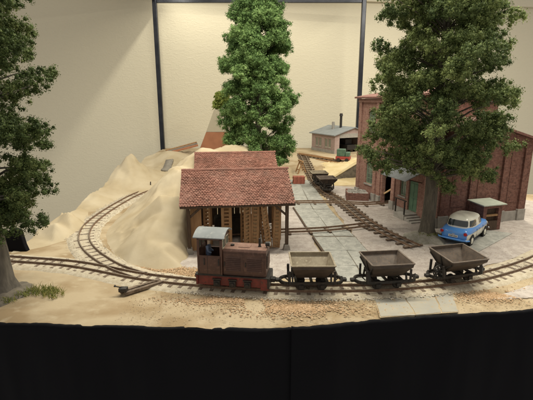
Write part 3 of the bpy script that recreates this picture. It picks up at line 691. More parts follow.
# x, y, kind, tilt, width, turn
racks = [(.40, .35, 'solid', 0, .60, .1), (1.0, .9, 'dark', 0, .42, -.2), (2.12, .45, 'dark', 0, .60, 0), (3.3, .4, 'pale', 0, .44, .35), (3.72, .45, 'pale', .03, .46, -.3), (4.55, .25, 'pale', -.13, .36, .3), (4.98, .3, 'pale', .03, .42, -.2), (5.25, 1.6, 'dark', 0, .45, .2)]
lab = ['plain tan board rack leftmost in the tiled shed, behind the cab', 'narrow perforated rack beside the plain board in the tiled shed', 'perforated tan rack with dark holes rising behind the cab roof', 'left one of the joined pale-holed racks behind the locomotive hood', 'right one of the joined pale-holed racks behind the locomotive hood', 'leaning tan rack with pale holes near the right shed post', 'upright tan rack with pale holes closest to the right shed post', 'rack with dark holes deep in the shed at its right side']
for (x, y, kind, tilt, w_, turn), lb in zip(racks, lab):
    p = Msh @ Vector((x, y, 0)); t = thing('drying_rack', lb, 'rack', p, SA + turn, 'drying racks in the tiled shed'); h = 2.62
    hole_board(t, 0, 0, w_, h, 0, tilt, kind != 'solid')
    if kind == 'pale': hole_board(t, .03, .10, w_ - .06, h - .1, .12, tilt, False, 'hole_light_board', 'wood_pale')  # pale backing added so light seems to show through the holes
    hole_board(t, 0, .45, w_, h, 0, tilt, kind != 'solid')
    MB().box(-w_ / 2 + .02, w_ / 2 - .02, .14, .41, 1.2, 1.26).build('shelf', 'wood_tan', t)
p = Msh @ Vector((2.9, 3.2, 0)); t = thing('shade_filler', 'dark box standing in for the shade at the back of the tiled shed', 'stack', p, SA)  # added dark box, paints the dim depth of the shed
MB().box(-1.5, 1.0, -.5, .7, .02, 1.25).build('cover', 'dark_inside', t, bevel=.2)
p = Msh @ Vector((1.5, 3.0, 0)); t = thing('sack_pile', 'pale sacks lying in the tiled shed', 'sacks', p, SA)
for i, (x, z) in enumerate(((0, .05), (.5, .05), (.25, .33))): MB().box(x - .28, x + .28, -.3, .3, z, z + .27).build('sack', 'card_grey', t, bevel=.1)

# ------------------------------------------------------------------ locomotive
def locomotive():
    t = thing('locomotive', 'brown diesel locomotive with grey cab roof and red frame heading the train', 'locomotive', (-1.42, 18.02, .05), R(-9.0))
    z0 = .155  # rail top above root
    # frame
    fr_ = MB().box(-1.62, 1.55, -.56, .56, .30, .76).build('frame', 'loco_red', t, bevel=.02)
    MB().box(1.27, 1.62, -.60, -.565, .22, .76).build('frame_plate', 'loco_red', fr_)
    MB().box(-1.68, 1.64, -.63, .63, .765, .81).build('running_board', 'black_metal', t, bevel=.01)
    for x, s_ in ((1.60, 1), (-1.66, -1)):
        b_ = MB().box(x - .04, x + .05, -.62, .62, .30, .76).build('buffer_beam', 'loco_red' if s_ < 0 else 'black_metal', t, bevel=.015)
        MB().box(x if s_ > 0 else x - .25, x + .25 if s_ > 0 else x, -.14, .14, .42, .62).build('coupler', 'black_metal', b_, bevel=.03)
    for x in (-.72, .0, .68):
        a = MB().box(x - .15, x + .15, -.70, -.563, .30, .58).cyl((x, -.71, .44), (x, -.76, .44), .09).build('axle_box', 'black_metal', t, bevel=.02)
        MB().box(x - .2, x + .2, -.66, -.6, .60, .66).build('spring', 'black_metal', a)
    for x in (-.72, .68):
        for y in (-.33, .33): MB().cyl((x, y - .05, z0 + .25), (x, y + .05, z0 + .25), .26, n=20).build('wheel', 'black_metal', t)
    # hood
    hd = MB().prism([(-.52, .81), (-.52, 1.94), (-.45, 2.03), (.45, 2.03), (.52, 1.94), (.52, .81)], -.45, 1.5, 'x').build('hood', 'loco_brown', t, bevel=.02)
    for x0, x1 in ((-.42, .47), (.53, 1.42)):
        for s_ in (-1, 1):
            y = s_ * .535
            d_ = MB().box(x0, x1, min(y, s_ * .521), max(y, s_ * .521), .90, 1.86).build('hood_door', 'loco_brown', t, bevel=.008)
            lv = MB()
            for k in range(8):
                z = 1.05 + k * .085
                lv.prism([(s_ * .536, z), (s_ * .536, z + .06), (s_ * .58, z)], x0 + .12, x1 - .12, 'x')
            lv.build('louvres', 'loco_brown', d_)['kind'] = 'stuff'
            MB().box(x0 + .03, x0 + .07, min(s_ * .536, s_ * .57), max(s_ * .536, s_ * .57), 1.25, 1.45).build('handle', 'black_metal', d_)
    MB().box(-.44, 1.49, -.44, .44, 2.028, 2.036).build('hood_top', 'loco_top_lit', t)  # thin panel, painted lighter for the light falling on the hood
    MB().box(.2, .72, -.2, .25, 2.037, 2.06).build('hatch', 'loco_top_lit', t, bevel=.008)
    MB().cyl((1.12, .05, 2.03), (1.12, .05, 2.42), .055).cyl((1.12, .05, 2.03), (1.12, .05, 2.06), .08).build('exhaust_pipe', 'black_metal', t, smooth=False)
    MB().cyl((-.12, .0, 2.03), (-.12, .0, 2.1), .09).build('filler_cap', 'black_metal', t)
    gr = MB().box(1.501, 1.53, -.36, .36, 1.15, 1.75).build('radiator_grille', 'black_metal', t)
    for k in range(7): MB().box(1.531, 1.545, -.34, .34, 1.2 + k * .078, 1.23 + k * .078).build('slat', 'loco_brown', gr)
    l_ = MB().cyl((1.45, 0, 2.06), (1.45, 0, 2.14), .03).cyl((1.40, 0, 2.2), (1.60, 0, 2.2), .10, .115, 14).build('headlamp', 'black_metal', t)
    MB().cyl((1.601, 0, 2.2), (1.61, 0, 2.2), .09, n=14).build('lens', 'plate_white', l_)
    # cab
    X0, X1, Yh = -1.60, -.46, .62
    MB().box(X0, X1, -Yh, Yh, .812, .86).build('cab_floor', 'black_metal', t)
    for s_ in (-1, 1):
        y = s_ * Yh; ya, yb = sorted((y, y - s_ * .05))
        dr = MB().box(X0 + .05, X1 - .05, ya, yb, .86, 1.72).build('cab_door', 'loco_brown', t, bevel=.01)
        for hx in (X0 + .30, X1 - .18): MB().box(hx, hx + .05, min(y, y + s_ * .035), max(y, y + s_ * .035), 1.28, 1.58).build('handle', 'black_metal', dr)
        MB().box(X0 + .46, X0 + .475, min(y, y + s_ * .006), max(y, y + s_ * .006), .88, 1.71).build('door_joint', 'black_metal', dr)
        for x in (X0, X1 - .10): MB().box(x, x + .10, ya, yb, .86, 2.52).build('corner_post', 'loco_brown', t)
        MB().box(X0, X1, ya, yb, 2.45, 2.56).build('side_rail', 'loco_brown', t)
    # cab ends with two windows each
    def arch(y): return 2.56 + .22 * (1 - (y / .72) ** 2)
    for x in (X0, X1 - .05):
        e = MB().box(x, x + .05, -Yh + .05, Yh - .05, .86, 1.98).build('cab_end', 'loco_brown', t)
        for ya, yb in ((-Yh + .05, -.50), (-.06, .06), (.50, Yh - .05)): MB().box(x, x + .05, ya, yb, 1.981, 2.45).build('window_post', 'loco_brown', e)
        MB().prism([(-Yh + .05, 2.451)] + [(y, arch(y) - .02) for y in np.linspace(-Yh + .05, Yh - .05, 11)] + [(Yh - .05, 2.451)], x, x + .05, 'x').build('gable', 'loco_brown', e)
        for yc in (-.28, .28):
            wf = MB(); xo = x + .051 if x > -1 else x - .013
            for (a, b_, c, d_) in ((-.2, .2, 1.99, 2.03), (-.2, .2, 2.40, 2.44), (-.2, -.16, 2.03, 2.40), (.16, .2, 2.03, 2.40)): wf.box(xo, xo + .012, yc + a, yc + b_, c, d_)
            wn = wf.build('window_frame', 'card_grey', e)
            MB().box(x + .02, x + .028, yc - .17, yc + .17, 2.02, 2.41).build('pane', 'glass_green', wn)
    ys_ = np.linspace(-.74, .74, 17)
    pl = [(y, arch(y) + .035) for y in ys_] + [(y, arch(y) - .005) for y in ys_[::-1]]
    MB().prism(pl, X0 - .14, X1 + .14, 'x').build('cab_roof', 'roof_grey', t, bevel=.008)
    # controls
    MB().box(-.62, -.52, -.35, .35, .86, 1.75).build('control_stand', 'black_metal', t)
    return t
locomotive()
# driver in the cab
def driver():
    M = Matrix.Translation((-1.42, 18.02, .05)) @ Matrix.Rotation(R(-9), 4, 'Z')
    p = M @ Vector((-1.22, -.12, .86))
    me = bpy.data.meshes.new('person')
    V = [(0, 0, .78), (0, 0, .98), (0, 0, 1.16), (.01, 0, 1.26), (.03, 0, 1.34), (.035, 0, 1.46),
         (0, .15, 1.16), (.04, .19, .92), (.2, .14, .86), (0, -.15, 1.16), (.04, -.19, .92), (.2, -.14, .86),
         (0, .08, .70), (.01, .09, .40), (0, .09, .06), (.12, .09, .03), (0, -.08, .70), (.01, -.09, .40), (0, -.09, .06), (.12, -.09, .03)]
    Ed = [(0, 1), (1, 2), (2, 3), (3, 4), (4, 5), (2, 6), (6, 7), (7, 8), (2, 9), (9, 10), (10, 11), (0, 12), (12, 13), (13, 14), (14, 15), (0, 16), (16, 17), (17, 18), (18, 19)]
    me.from_pydata(V, Ed, []); o = bpy.data.objects.new('person', me); COL.objects.link(o); o.location = p; o.rotation_euler.z = R(-10)
    sk = o.modifiers.new('skin', 'SKIN'); sv = me.skin_vertices[0].data
    rad = [.13, .14, .13, .055, .09, .085, .07, .055, .04, .07, .055, .04, .09, .07, .05, .045, .09, .07, .05, .045]
    for i, q in enumerate(rad): sv[i].radius = (q, q)
    sv[0].use_root = True
    o.modifiers.new('sub', 'SUBSURF').levels = 2; o.modifiers['sub'].render_levels = 2
    m = bpy.data.materials.new('workwear'); m.use_nodes = True; N = m.node_tree.nodes; L = m.node_tree.links
    tc = N.new('ShaderNodeTexCoord'); sx = N.new('ShaderNodeSeparateXYZ'); L.new(tc.outputs['Object'], sx.inputs[0])
    rp = N.new('ShaderNodeValToRGB'); rp.color_ramp.interpolation = 'CONSTANT'; mr = N.new('ShaderNodeMapRange'); mr.inputs[1].default_value = 0; mr.inputs[2].default_value = 1.6
    L.new(sx.outputs[2], mr.inputs[0]); L.new(mr.outputs[0], rp.inputs[0])
    rp.color_ramp.elements[0].color = (.10, .14, .22, 1); rp.color_ramp.elements[1].position = .775; rp.color_ramp.elements[1].color = (.62, .47, .34, 1)
    L.new(rp.outputs[0], N['Principled BSDF'].inputs['Base Color']); me.materials.append(m)
    MB().cyl((.035, 0, 1.485), (.035, 0, 1.56), .10, .085, 14).cyl((.09, 0, 1.487), (.09, 0, 1.505), .10, n=14).build('cap', 'black_metal', o)
    tag(o, 'driver in blue work clothes standing in the locomotive cab', 'person')
driver()

# ------------------------------------------------------------------ tipping carts
def cart(name, label, loc, rz, group, inner='cart', roll=0., wheel_up=False, sc=1.):
    t = thing(name, label, 'tipping cart', loc, rz, group); t.scale = (sc, sc, sc)
    z = .155
    # underframe: two sills bowed together at the ends
    fr_ = MB(); e = 1.42
    pts = [(-1.0, -.42)] + [(-1.0 - .42 * math.sin(a), -.42 * math.cos(a)) for a in np.linspace(0, math.pi, 11)[1:-1]] + [(-1.0, .42), (1.0, .42)] + [(1.0 + .42 * math.sin(a), .42 * math.cos(a)) for a in np.linspace(0, math.pi, 11)[1:-1]] + [(1.0, -.42)]
    n = len(pts)
    for i in range(n):
        a, b_ = pts[i], pts[(i + 1) % n]; fr_.bar((a[0], a[1], z + .34), (b_[0], b_[1], z + .34), .09, .13)
    o = fr_.build('underframe', 'black_metal', t)
    for x in (-.7, 0, .7): MB().box(x - .06, x + .06, -.38, .38, z + .30, z + .38).build('cross_member', 'black_metal', o)
    for s_ in (-1, 1):
        MB().box(s_ * 1.42 if s_ > 0 else -1.62, 1.62 if s_ > 0 else -1.42, -.11, .11, z + .27, z + .42).build('buffer', 'black_metal', o, bevel=.03)
        MB().tube([(s_ * 1.05, -.35, z + .46), (s_ * 1.22, -.36, z + .62), (s_ * 1.38, -.18, z + .56), (s_ * 1.42, 0, z + .45)], .028, 6).build('hand_rail', 'black_metal', o)
    for x in (-.48, .48):
        ax = MB().cyl((x, -.5, z + .2), (x, .5, z + .2), .035, n=8).build('axle', 'black_metal', t)
        for y in (-.31, .31):
            wl = MB().cyl((x, y - .04, z + .2), (x, y + .04, z + .2), .205, n=20).cyl((x, y - math.copysign(.055, y), z + .2), (x, y - math.copysign(.04, y), z + .2), .235, n=20).build('wheel', 'black_metal', t)
            ss = math.copysign(1, y); MB().cyl((x, y + ss * .041, z + .2), (x, y + ss * .06, z + .2), .08, n=12).build('hub', 'rail_rust', wl)
        for y in (-.47, .47): MB().box(x - .1, x + .1, y - .05, y + .05, z + .12, z + .29).build('axle_box', 'black_metal', ax)
    # trestles
    for s_ in (-1, 1):
        x = s_ * .86; tr = MB()
        tr.bar((x, -.40, z + .4), (x, -.27, z + .80), .07, .07).bar((x, .40, z + .4), (x, .27, z + .80), .07, .07)
        tr.box(x - .035, x + .035, -.33, .33, z + .74, z + .81)
        tr.build('trestle', 'black_metal', t)
        for y in (-.5, .5): MB().bar((s_ * 1.0, y, z + .36), (s_ * 1.02, y * .9, z + .92), .10, .09).build('stanchion', 'black_metal', t)
    # hopper: V section, open top, made as a thin shell
    Lx, Wy, zt, zb, wb_ = .95, .87, z + 1.33, z + .50, .22
    hop = bpy.data.objects.new('hopper', None)
    def pt(x, y, zz):
        v = Matrix.Rotation(roll, 4, 'X') @ Vector((x, y, zz - .6)); return (v.x, v.y, v.z + .6)
    th = .035
    sec = [(-Wy, zt), (-Wy, zt - .15), (-wb_, zb + .03), (0, zb - .02), (wb_, zb + .03), (Wy, zt - .15), (Wy, zt)]
    inn = [(-Wy + th, zt), (-Wy + th, zt - .145), (-wb_ + .02, zb + .075), (0, zb + .03), (wb_ - .02, zb + .075), (Wy - th, zt - .145), (Wy - th, zt)]
    xo = lambda zz: Lx - .27 * (zt - zz) / (zt - zb)          # ends lean in slightly
    m = MB(); k = len(sec); vs = []
    for s_ in (-1, 1): vs += [pt(s_ * xo(q), y, q) for y, q in sec]
    for s_ in (-1, 1): vs += [pt(s_ * (xo(q) - th), y, q) for y, q in inn]
    fs = [];mi = []
    for i in range(k - 1): fs.append((i, i + 1, k + i + 1, k + i)); mi.append(0)
    fs.append(tuple(range(k))); fs.append(tuple(range(2 * k - 1, k - 1, -1))); mi += [0, 0]
    for i in range(k - 1): fs.append((2 * k + i, 3 * k + i, 3 * k + i + 1, 2 * k + i + 1)); mi.append(1)
    fs.append(tuple(range(3 * k - 1, 2 * k - 1, -1))); fs.append(tuple(range(3 * k, 4 * k))); mi += [1, 1]
    m.v = vs; m.f = fs; m.m = mi
    h = m.build('hopper', ['cart_shaded', inner], t, fix=False)
    rim = MB()
    c4 = [(-Lx, -Wy), (Lx, -Wy), (Lx, Wy), (-Lx, Wy)]
    for i in range(4):
        a, b_ = c4[i], c4[(i + 1) % 4]; rim.bar(pt(a[0], a[1], zt + .005), pt(b_[0], b_[1], zt + .005), .075, .05)
    rim.build('rim', inner if inner == 'cart_dusty' else 'cart', h, bevel=.012)
    for s_ in (-1, 1):
        st = MB(); x = s_ * (Lx + .02)
        st.bar(pt(x - s_ * .04, 0, zt - .05), pt(s_ * (xo(zb + .1) + .03), 0, zb + .05), .06, .05)
        st.bar(pt(x - s_ * .03, -Wy + .1, zt - .18), pt(s_ * (xo(zb + .1) + .03), -.1, zb + .1), .05, .04).bar(pt(x - s_ * .03, Wy - .1, zt - .18), pt(s_ * (xo(zb + .1) + .03), .1, zb + .1), .05, .04)
        st.build('stiffener', 'black_metal', h)
        # curved rocker under each end
        MB().tube([pt(s_ * .80, .34 * math.sin(a), z + .82 - .30 * math.cos(a) + .25 * 0) for a in np.linspace(-1.2, 1.2, 9)], .035, 6).build('rocker', 'black_metal', h)
    if wheel_up:
        w_ = MB(); cx, cy, cz = -1.12, -.28, z + .62
        ring = [(cx + .28 * math.cos(a), cy, cz + .28 * math.sin(a)) for a in np.linspace(0, 2 * math.pi, 21)]
        w_.tube(ring, .035, 6)
        for a in (0, math.pi / 3, 2 * math.pi / 3): w_.bar((cx - .27 * math.cos(a), cy, cz - .27 * math.sin(a)), (cx + .27 * math.cos(a), cy, cz + .27 * math.sin(a)), .04, .04)
        w_.cyl((cx, cy - .05, cz), (cx, cy + .25, cz), .05); w_.bar((cx, cy + .2, cz), (cx, cy + .2, z + .36), .06, .06); w_.build('brake_wheel', 'black_metal', t)
    return t
G3 = 'tipping carts behind the locomotive'
cart('tipping_cart', 'pale dusty tipping cart coupled right behind the locomotive', (2.02, 17.76, .05), R(0.5), G3, inner='cart_dusty')
cart('tipping_cart', 'brown tipping cart in the middle of the train', (5.42, 17.92, .05), R(7), G3)
cart('tipping_cart', 'last tipping cart with spoked brake wheel, nearest the blue car', (8.95, 18.62, .05), R(15), G3, roll=R(5), wheel_up=True)
cart('tipping_cart', 'small dark cart standing end-on on the yard track at the back', (5.62, 38.6, .10), R(95), 'carts on the yard track', sc=.92, inner='cart')
cart('tipping_cart', 'dull brown cart half hidden behind the dark cart on the yard track', (5.25, 41.6, .10), R(94), 'carts on the yard track', sc=.92, inner='cart_dusty')

# ------------------------------------------------------------------ car
def car():
    t = thing('car', 'small blue and cream saloon car parked by the brick building', 'car', (12.45, 25.25, .04), R(47)); t.scale = (1.1, 1.12, 1.1)
    # stacked rounded plan sections: (z, cx, halflen, halfwid, exponent)
    def ring(z, cx, a, b, e, n=56, zf=None):
        out = []
        for k in range(n):
            th = 2 * math.pi * k / n; c, s_ = math.cos(th), math.sin(th)
            x = cx + a * math.copysign(abs(c) ** (2 / e), c); y = b * math.copysign(abs(s_) ** (2 / e), s_)
            out.append((x, y, z if zf is None else zf(x, y, z)))
        return out
    def zdef(x, y, z):
        k = max(0, (z - .62) / .4)
        r_ = .11 * max(0, (-x - .8) / 1.0) ** 1.4 + .10 * max(0, (x - .9) / .9) ** 1.6
        return z - k * r_ + .02 * k * (abs(y) > .55)
    sec = [(.24, 0, 1.62, .62, 6), (.30, 0, 1.74, .715, 6), (.42, 0, 1.80, .755, 6), (.56, 0, 1.815, .765, 6), (.70, 0, 1.81, .76, 6), (.82, 0, 1.79, .745, 6), (.92, 0, 1.73, .705, 6), (.97, 0, 1.62, .62, 5), (.99, 0, 1.3, .40, 4)]
    m = MB(); n = 56; vs = []
    for s_ in sec: vs += ring(*s_, zf=zdef)
    fs = []; mi = []
    for j in range(len(sec) - 1):
        for k in range(n):
            q = (j * n + k, j * n + (k + 1) % n, (j + 1) * n + (k + 1) % n, (j + 1) * n + k); fs.append(q)
            cx = sum(vs[i][0] for i in q) / 4; cy = sum(abs(vs[i][1]) for i in q) / 4; cz = sum(vs[i][2] for i in q) / 4
            mi.append(1 if (cy > .60 and cz < .71 and -1.68 < cx < 1.66) else 0)
    fs.append(tuple(range((len(sec) - 1) * n, len(sec) * n))); mi.append(0); fs.append(tuple(range(n - 1, -1, -1))); mi.append(0)
    m.v = vs; m.f = fs; m.m = mi; body = m.build('body', ['car_blue', 'car_cream'], t, smooth=True)
    # greenhouse
    prof = [(.84, -.16, 1.27, .70), (.93, -.18, 1.24, .70), (1.06, -.21, 1.17, .69), (1.20, -.24, 1.10, .67), (1.34, -.26, 1.02, .635), (1.41, -.27, .95, .60), (1.46, -.28, .83, .52), (1.49, -.28, .58, .36), (1.50, -.28, .2, .13)]
    def Sg(th, z, off=0):
        i = max(0, min(len(prof) - 2, next((k for k in range(len(prof) - 1) if z <= prof[k + 1][0]), len(prof) - 2)))
        p, q = prof[i], prof[i + 1]; f = (z - p[0]) / (q[0] - p[0]); cx, a, b = [p[k] + (q[k] - p[k]) * f for k in (1, 2, 3)]
        a += off; b += off; c, s_ = math.cos(th), math.sin(th); e = 3.4
        return (cx + a * math.copysign(abs(c) ** (2 / e), c), b * math.copysign(abs(s_) ** (2 / e), s_), z)
    P = np.zeros((len(prof), 65, 3))
    for j, p in enumerate(prof):
        for k in range(65): P[j, k] = Sg(2 * math.pi * k / 64, p[0])
    P = np.concatenate([P, np.tile(np.array([[-.28, 0, 1.502]]), (65, 1))[None]], 0)
    grid_mesh('roof', P, 'car_cream', t)
    def patch_(name, th0, th1, z0, z1, mt, off=.008, par=None):
        nu, nv = 14, 7; Q = np.zeros((nv, nu, 3))
        for j in range(nv):
            for i in range(nu):
                u = i / (nu - 1); v = j / (nv - 1)
                # rounded corners
                ins = .10 * (abs(2 * v - 1) ** 6); uu = .5 + (u - .5) * (1 - ins)
                Q[j, i] = Sg(th0 + (th1 - th0) * uu, z0 + (z1 - z0) * v, off)
        return grid_mesh(name, Q, mt, par or t)
    def win(name, th0, th1, z0, z1):
        f_ = patch_(name, th0, th1, z0, z1, 'chrome', .006); patch_('pane', th0 + .03 * (1 if th1 > th0 else -1), th1 - .03 * (1 if th1 > th0 else -1), z0 + .015, z1 - .015, 'glass_dark', .012, f_)
    th = lambda d: R(d)
    win('rear_window', th(141), th(219), 1.0, 1.34)
    win('windscreen', th(-37), th(37), 1.0, 1.35)
    for s_ in (1, -1):
        win('side_window', s_ * th(42), s_ * th(86), 1.0, 1.34); win('side_window', s_ * th(92), s_ * th(134), 1.0, 1.34)
    # wheels
    for x in (-1.12, 1.08):
        for s_ in (-1, 1):
            y0, y1 = s_ * .60, s_ * .772
            w_ = MB().cyl((x, y0, .275), (x, y1, .275), .275, n=24).build('wheel', 'tyre', t, bevel=.03)
            MB().cyl((x, y1, .275), (x, y1 + s_ * .012, .275), .175, n=20).cyl((x, y1 + s_ * .012, .275), (x, y1 + s_ * .03, .275), .08, n=14).build('hubcap', 'car_cream', w_)
            MB().cyl((x, s_ * .74, .30), (x, s_ * .768, .30), .33, n=24).build('wheel_arch', 'tyre', t)
    # rear lights, bumper, plate, badge
    for s_ in (-1, 1):
        l_ = MB().cyl((-1.70, s_ * .60, .74), (-1.845, s_ * .60, .735), .10, .085, 16).build('tail_light', 'tail_red', t, smooth=False, bevel=.02)
        MB().cyl((-1.69, s_ * .60, .74), (-1.80, s_ * .60, .737), .115, n=16).build('bezel', 'car_blue', l_)
        MB().cyl((1.62, s_ * .55, .66), (1.80, s_ * .55, .66), .12, n=16).build('headlight', 'plate_white', t)
    for x in (-1.88, 1.88):
        MB().tube([(x * .90, -.80, .40), (x * .97, -.72, .40), (x, -.5, .40), (x, 0, .40), (x, .5, .40), (x * .97, .72, .40), (x * .90, .80, .40)], .045, 8).build('bumper', 'car_blue' if x < 0 else 'chrome', t, smooth=True)
    pl = MB().box(-1.845, -1.83, -.24, .24, .50, .63).build('number_plate', 'plate_white', t)
    for k, y in enumerate((-.17, -.11, -.05, .04, .10, .16)): MB().box(-1.85, -1.8455, y - .016, y + .016, .53, .60).build('mark', 'tyre', pl)
    MB().box(-1.825, -1.812, -.07, .07, .66, .69).build('boot_handle', 'chrome', t)
    MB().tube([(-1.795, .42 - .045 * i, .80 + (.014 if i % 2 else -.006)) for i in range(9)], .007, 5).build('badge', 'chrome', t)
    for s_ in (-1, 1):
        MB().box(-1.70, 1.60, min(s_ * .762, s_ * .772), max(s_ * .762, s_ * .772), .685, .70).build('trim_strip', 'chrome', t)
        for gx in (-.42, .62): MB().box(gx - .006, gx + .006, min(s_ * .755, s_ * .7685), max(s_ * .755, s_ * .7685), .36, .80).build('door_gap', 'tyre', t)
        MB().box(-.1, .03, min(s_ * .765, s_ * .80), max(s_ * .765, s_ * .80), .74, .765).build('door_handle', 'chrome', t)
car()
# concrete slab under the car
sl = MB().prism([(10.3, 23.6), (11.9, 22.5), (16.0, 26.1), (14.4, 27.0)], .02, .06, 'z').build('concrete_pad', 'concrete', bevel=.01); struct(sl)

# ------------------------------------------------------------------ brick building
BC = (11.63, 27.44, .0); BA = R(17)
def wall_panel(m, length, height, th, ops, place):
    us = sorted({0, length, *[o[0] for o in ops], *[o[1] for o in ops]}); zs = sorted({0, height, *[o[2] for o in ops], *[o[3] for o in ops]})
    def solid(i, j):
        if i < 0 or j < 0 or i >= len(us) - 1 or j >= len(zs) - 1: return False
        u, z = (us[i] + us[i + 1]) / 2, (zs[j] + zs[j + 1]) / 2
        return not any(o[0] < u < o[1] and o[2] < z < o[3] for o in ops)
    for i in range(len(us) - 1):
        for j in range(len(zs) - 1):
            if not solid(i, j): continue
            a, b, c, d = us[i], us[i + 1], zs[j], zs[j + 1]
            m.add([place(a, 0, c), place(b, 0, c), place(b, 0, d), place(a, 0, d)], [(0, 1, 2, 3)])
            m.add([place(a, th, c), place(b, th, c), place(b, th, d), place(a, th, d)], [(3, 2, 1, 0)])
            for (di, dj, e) in ((-1, 0, ((a, c), (a, d))), (1, 0, ((b, c), (b, d))), (0, -1, ((a, c), (b, c))), (0, 1, ((a, d), (b, d)))):
                if not solid(i + di, j + dj):
                    (u0, z0), (u1, z1) = e; m.add([place(u0, 0, z0), place(u1, 0, z1), place(u1, th, z1), place(u0, th, z0)], [(0, 1, 2, 3)])
    return m
def arch_fill(m, a, b, zt, rise, th, place, back=False):
    """solid corners that turn a square head into a segmental arch"""
    n = 10; mid = (a + b) / 2; hw = (b - a) / 2
    for i in range(n):
        u0 = a + (b - a) * i / n; u1 = a + (b - a) * (i + 1) / n
        f = lambda u: zt - rise * ((u - mid) / hw) ** 2
        q = [place(u0, .01, f(u0)), place(u1, .01, f(u1)), place(u1, .01, zt), place(u0, .01, zt), place(u0, th, f(u0)), place(u1, th, f(u1)), place(u1, th, zt), place(u0, th, zt)]
        m.add(q, [(0, 1, 2, 3), (7, 6, 5, 4), (0, 4, 5, 1)])
def building():
    t = thing('brick_building', 'two storey red brick factory building with pilasters behind the right tree', 'building', BC, BA)
    LV = lambda u, d, z: (d, u, z)      # left wall: along +y, outside is -x
    ops = [(8.6, 9.75, 1.35, 3.3), (8.6, 9.75, 5.9, 7.7), (5.75, 7.05, 0, 3.2), (3.75, 4.55, 1.35, 2.85), (2.35, 3.45, .42, 2.7), (5.8, 6.95, 5.6, 7.3)]
    m = MB(); wall_panel(m, 11.2, 8.6, .35, ops, LV)
    for (a, b, c, d) in ops:
        if c == .42: continue
        arch_fill(m, a, b, d, .22 if b - a < 1.25 else .4, .35, LV)
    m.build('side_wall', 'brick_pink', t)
    # windows
    for (a, b, c, d) in ops:
        if c in (0, .42): continue
        w_ = MB(); x0, x1 = .13, .19
        w_.box(x0, x1, a + .002, a + .09, c + .002, d - .002).box(x0, x1, b - .09, b - .002, c + .002, d - .002).box(x0, x1, a + .09, b - .09, c + .002, c + .09).box(x0, x1, a + .09, b - .09, d - .30, d - .002)
        nm = 2 if b - a > 1 else 1; wd = w_.build('window', 'win_green', t)
        cols = 2; rows = 4 if d - c > 1.6 else 3
        ua, ub, za, zb = a + .09, b - .09, c + .09, d - .30
        for i in range(1, cols): u = ua + (ub - ua) * i / cols; MB().box(x0 + .01, x1 - .01, u - .025, u + .025, za, zb).build('mullion', 'win_green', wd)
        for j in range(1, rows): z = za + (zb - za) * j / rows; MB().box(x0 + .012, x1 - .012, ua, ub, z - .02, z + .02).build('glazing_bar', 'win_green', wd)
        for i in range(cols):
            for j in range(rows):
                u0 = ua + (ub - ua) * i / cols; z_ = za + (zb - za) * j / rows
                MB().box(.155, .163, u0 + .02, u0 + (ub - ua) / cols - .02, z_ + .015, z_ + (zb - za) / rows - .015).build('pane', 'glass_green', wd)
        MB().box(-.10, .13, a - .08, b + .08, c - .11, c - .003).build('sill', 'stone_grey', wd)
    # green door
    d_ = MB().box(.12, .18, 2.36, 3.44, .43, 2.69).build('door', 'door_green', t)
    for (u0, u1, z0, z1) in ((2.5, 2.86, .6, 1.4), (2.94, 3.3, .6, 1.4), (2.5, 2.86, 1.55, 2.5), (2.94, 3.3, 1.55, 2.5)): MB().box(.095, .119, u0, u1, z0, z1).build('panel', 'door_green', d_, bevel=.012)
    MB().box(.06, .119, 2.42, 2.47, 1.42, 1.5).build('handle', 'black_metal', d_)
    # pilasters on the long side and stone blocks at their feet
    for (a, b, zt) in ((10.75, 11.2, 8.5), (7.95, 8.35, 8.5), (7.2, 7.5, 8.5), (5.1, 5.55, 8.5), (0.0, .5, 8.5)):
        MB().box(-.14, -.002, a, b, .7, zt).build('pilaster', 'brick_pink', t)
        MB().box(-.22, -.002, a - .06, b + .06, 0, .698).build('plinth', 'stone_grey', t, bevel=.02)
    MB().box(-.12, -.002, 3.5, 5.03, 0, .42).build('plinth', 'stone_grey', t)
    MB().box(-.20, -.003, -.16, 11.25, 8.30, 8.58).build('cornice', 'brick_pink', t)
    MB().box(-.07, -.003, .6, 11.2, 4.5, 4.68).build('string_course', 'brick_pink', t)
    MB().bar((.25, 7.0, .9), (.25, 5.8, 1.6), .12, .12).build('door_bar', 'wood_pale', t)
    # canopy over the door
    c_ = MB().prism([(0, 3.62), (-1.55, 2.98), (-1.55, 3.03), (0, 3.68)], 1.7, 4.9, 'y').build('canopy', 'roof_grey', t)
    for y in (1.95, 4.65): MB().bar((-.02, y, 2.75), (-1.25, y, 3.08), .07, .07).build('bracket', 'wood_dark', c_)
    # landing, steps, railing
    MB().box(-1.15, -.003, 2.2, 3.46, 0, .42).build('landing', 'stone_grey', t, bevel=.015)
    for k in range(3): MB().box(-1.12, -.02, 2.19 - .3 * (k + 1), 2.19 - .3 * k - .004, 0, .42 - .105 * (k + 1)).build('step', 'stone_grey', t, bevel=.012)
    rl = MB(); rl.box(-1.13, -1.05, 3.3, 3.38, .42, 1.42).box(-1.13, -1.05, 2.22, 2.30, .42, 1.42).box(-1.13, -1.05, 2.1, 3.5, 1.42, 1.49); rl.build('handrail', 'black_metal', t)
    # front wall (gable with long right slope)
    FW = [(0.36, 0), (7.3, 0), (7.3, 5.75), (2.2, 7.15), (.36, 6.6)]
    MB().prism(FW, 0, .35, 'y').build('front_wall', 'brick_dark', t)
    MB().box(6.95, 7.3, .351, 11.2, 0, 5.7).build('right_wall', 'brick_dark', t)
    zt = lambda x: np.interp(x, [0, 2.2, 7.3], [6.5, 7.15, 5.75]) - .42
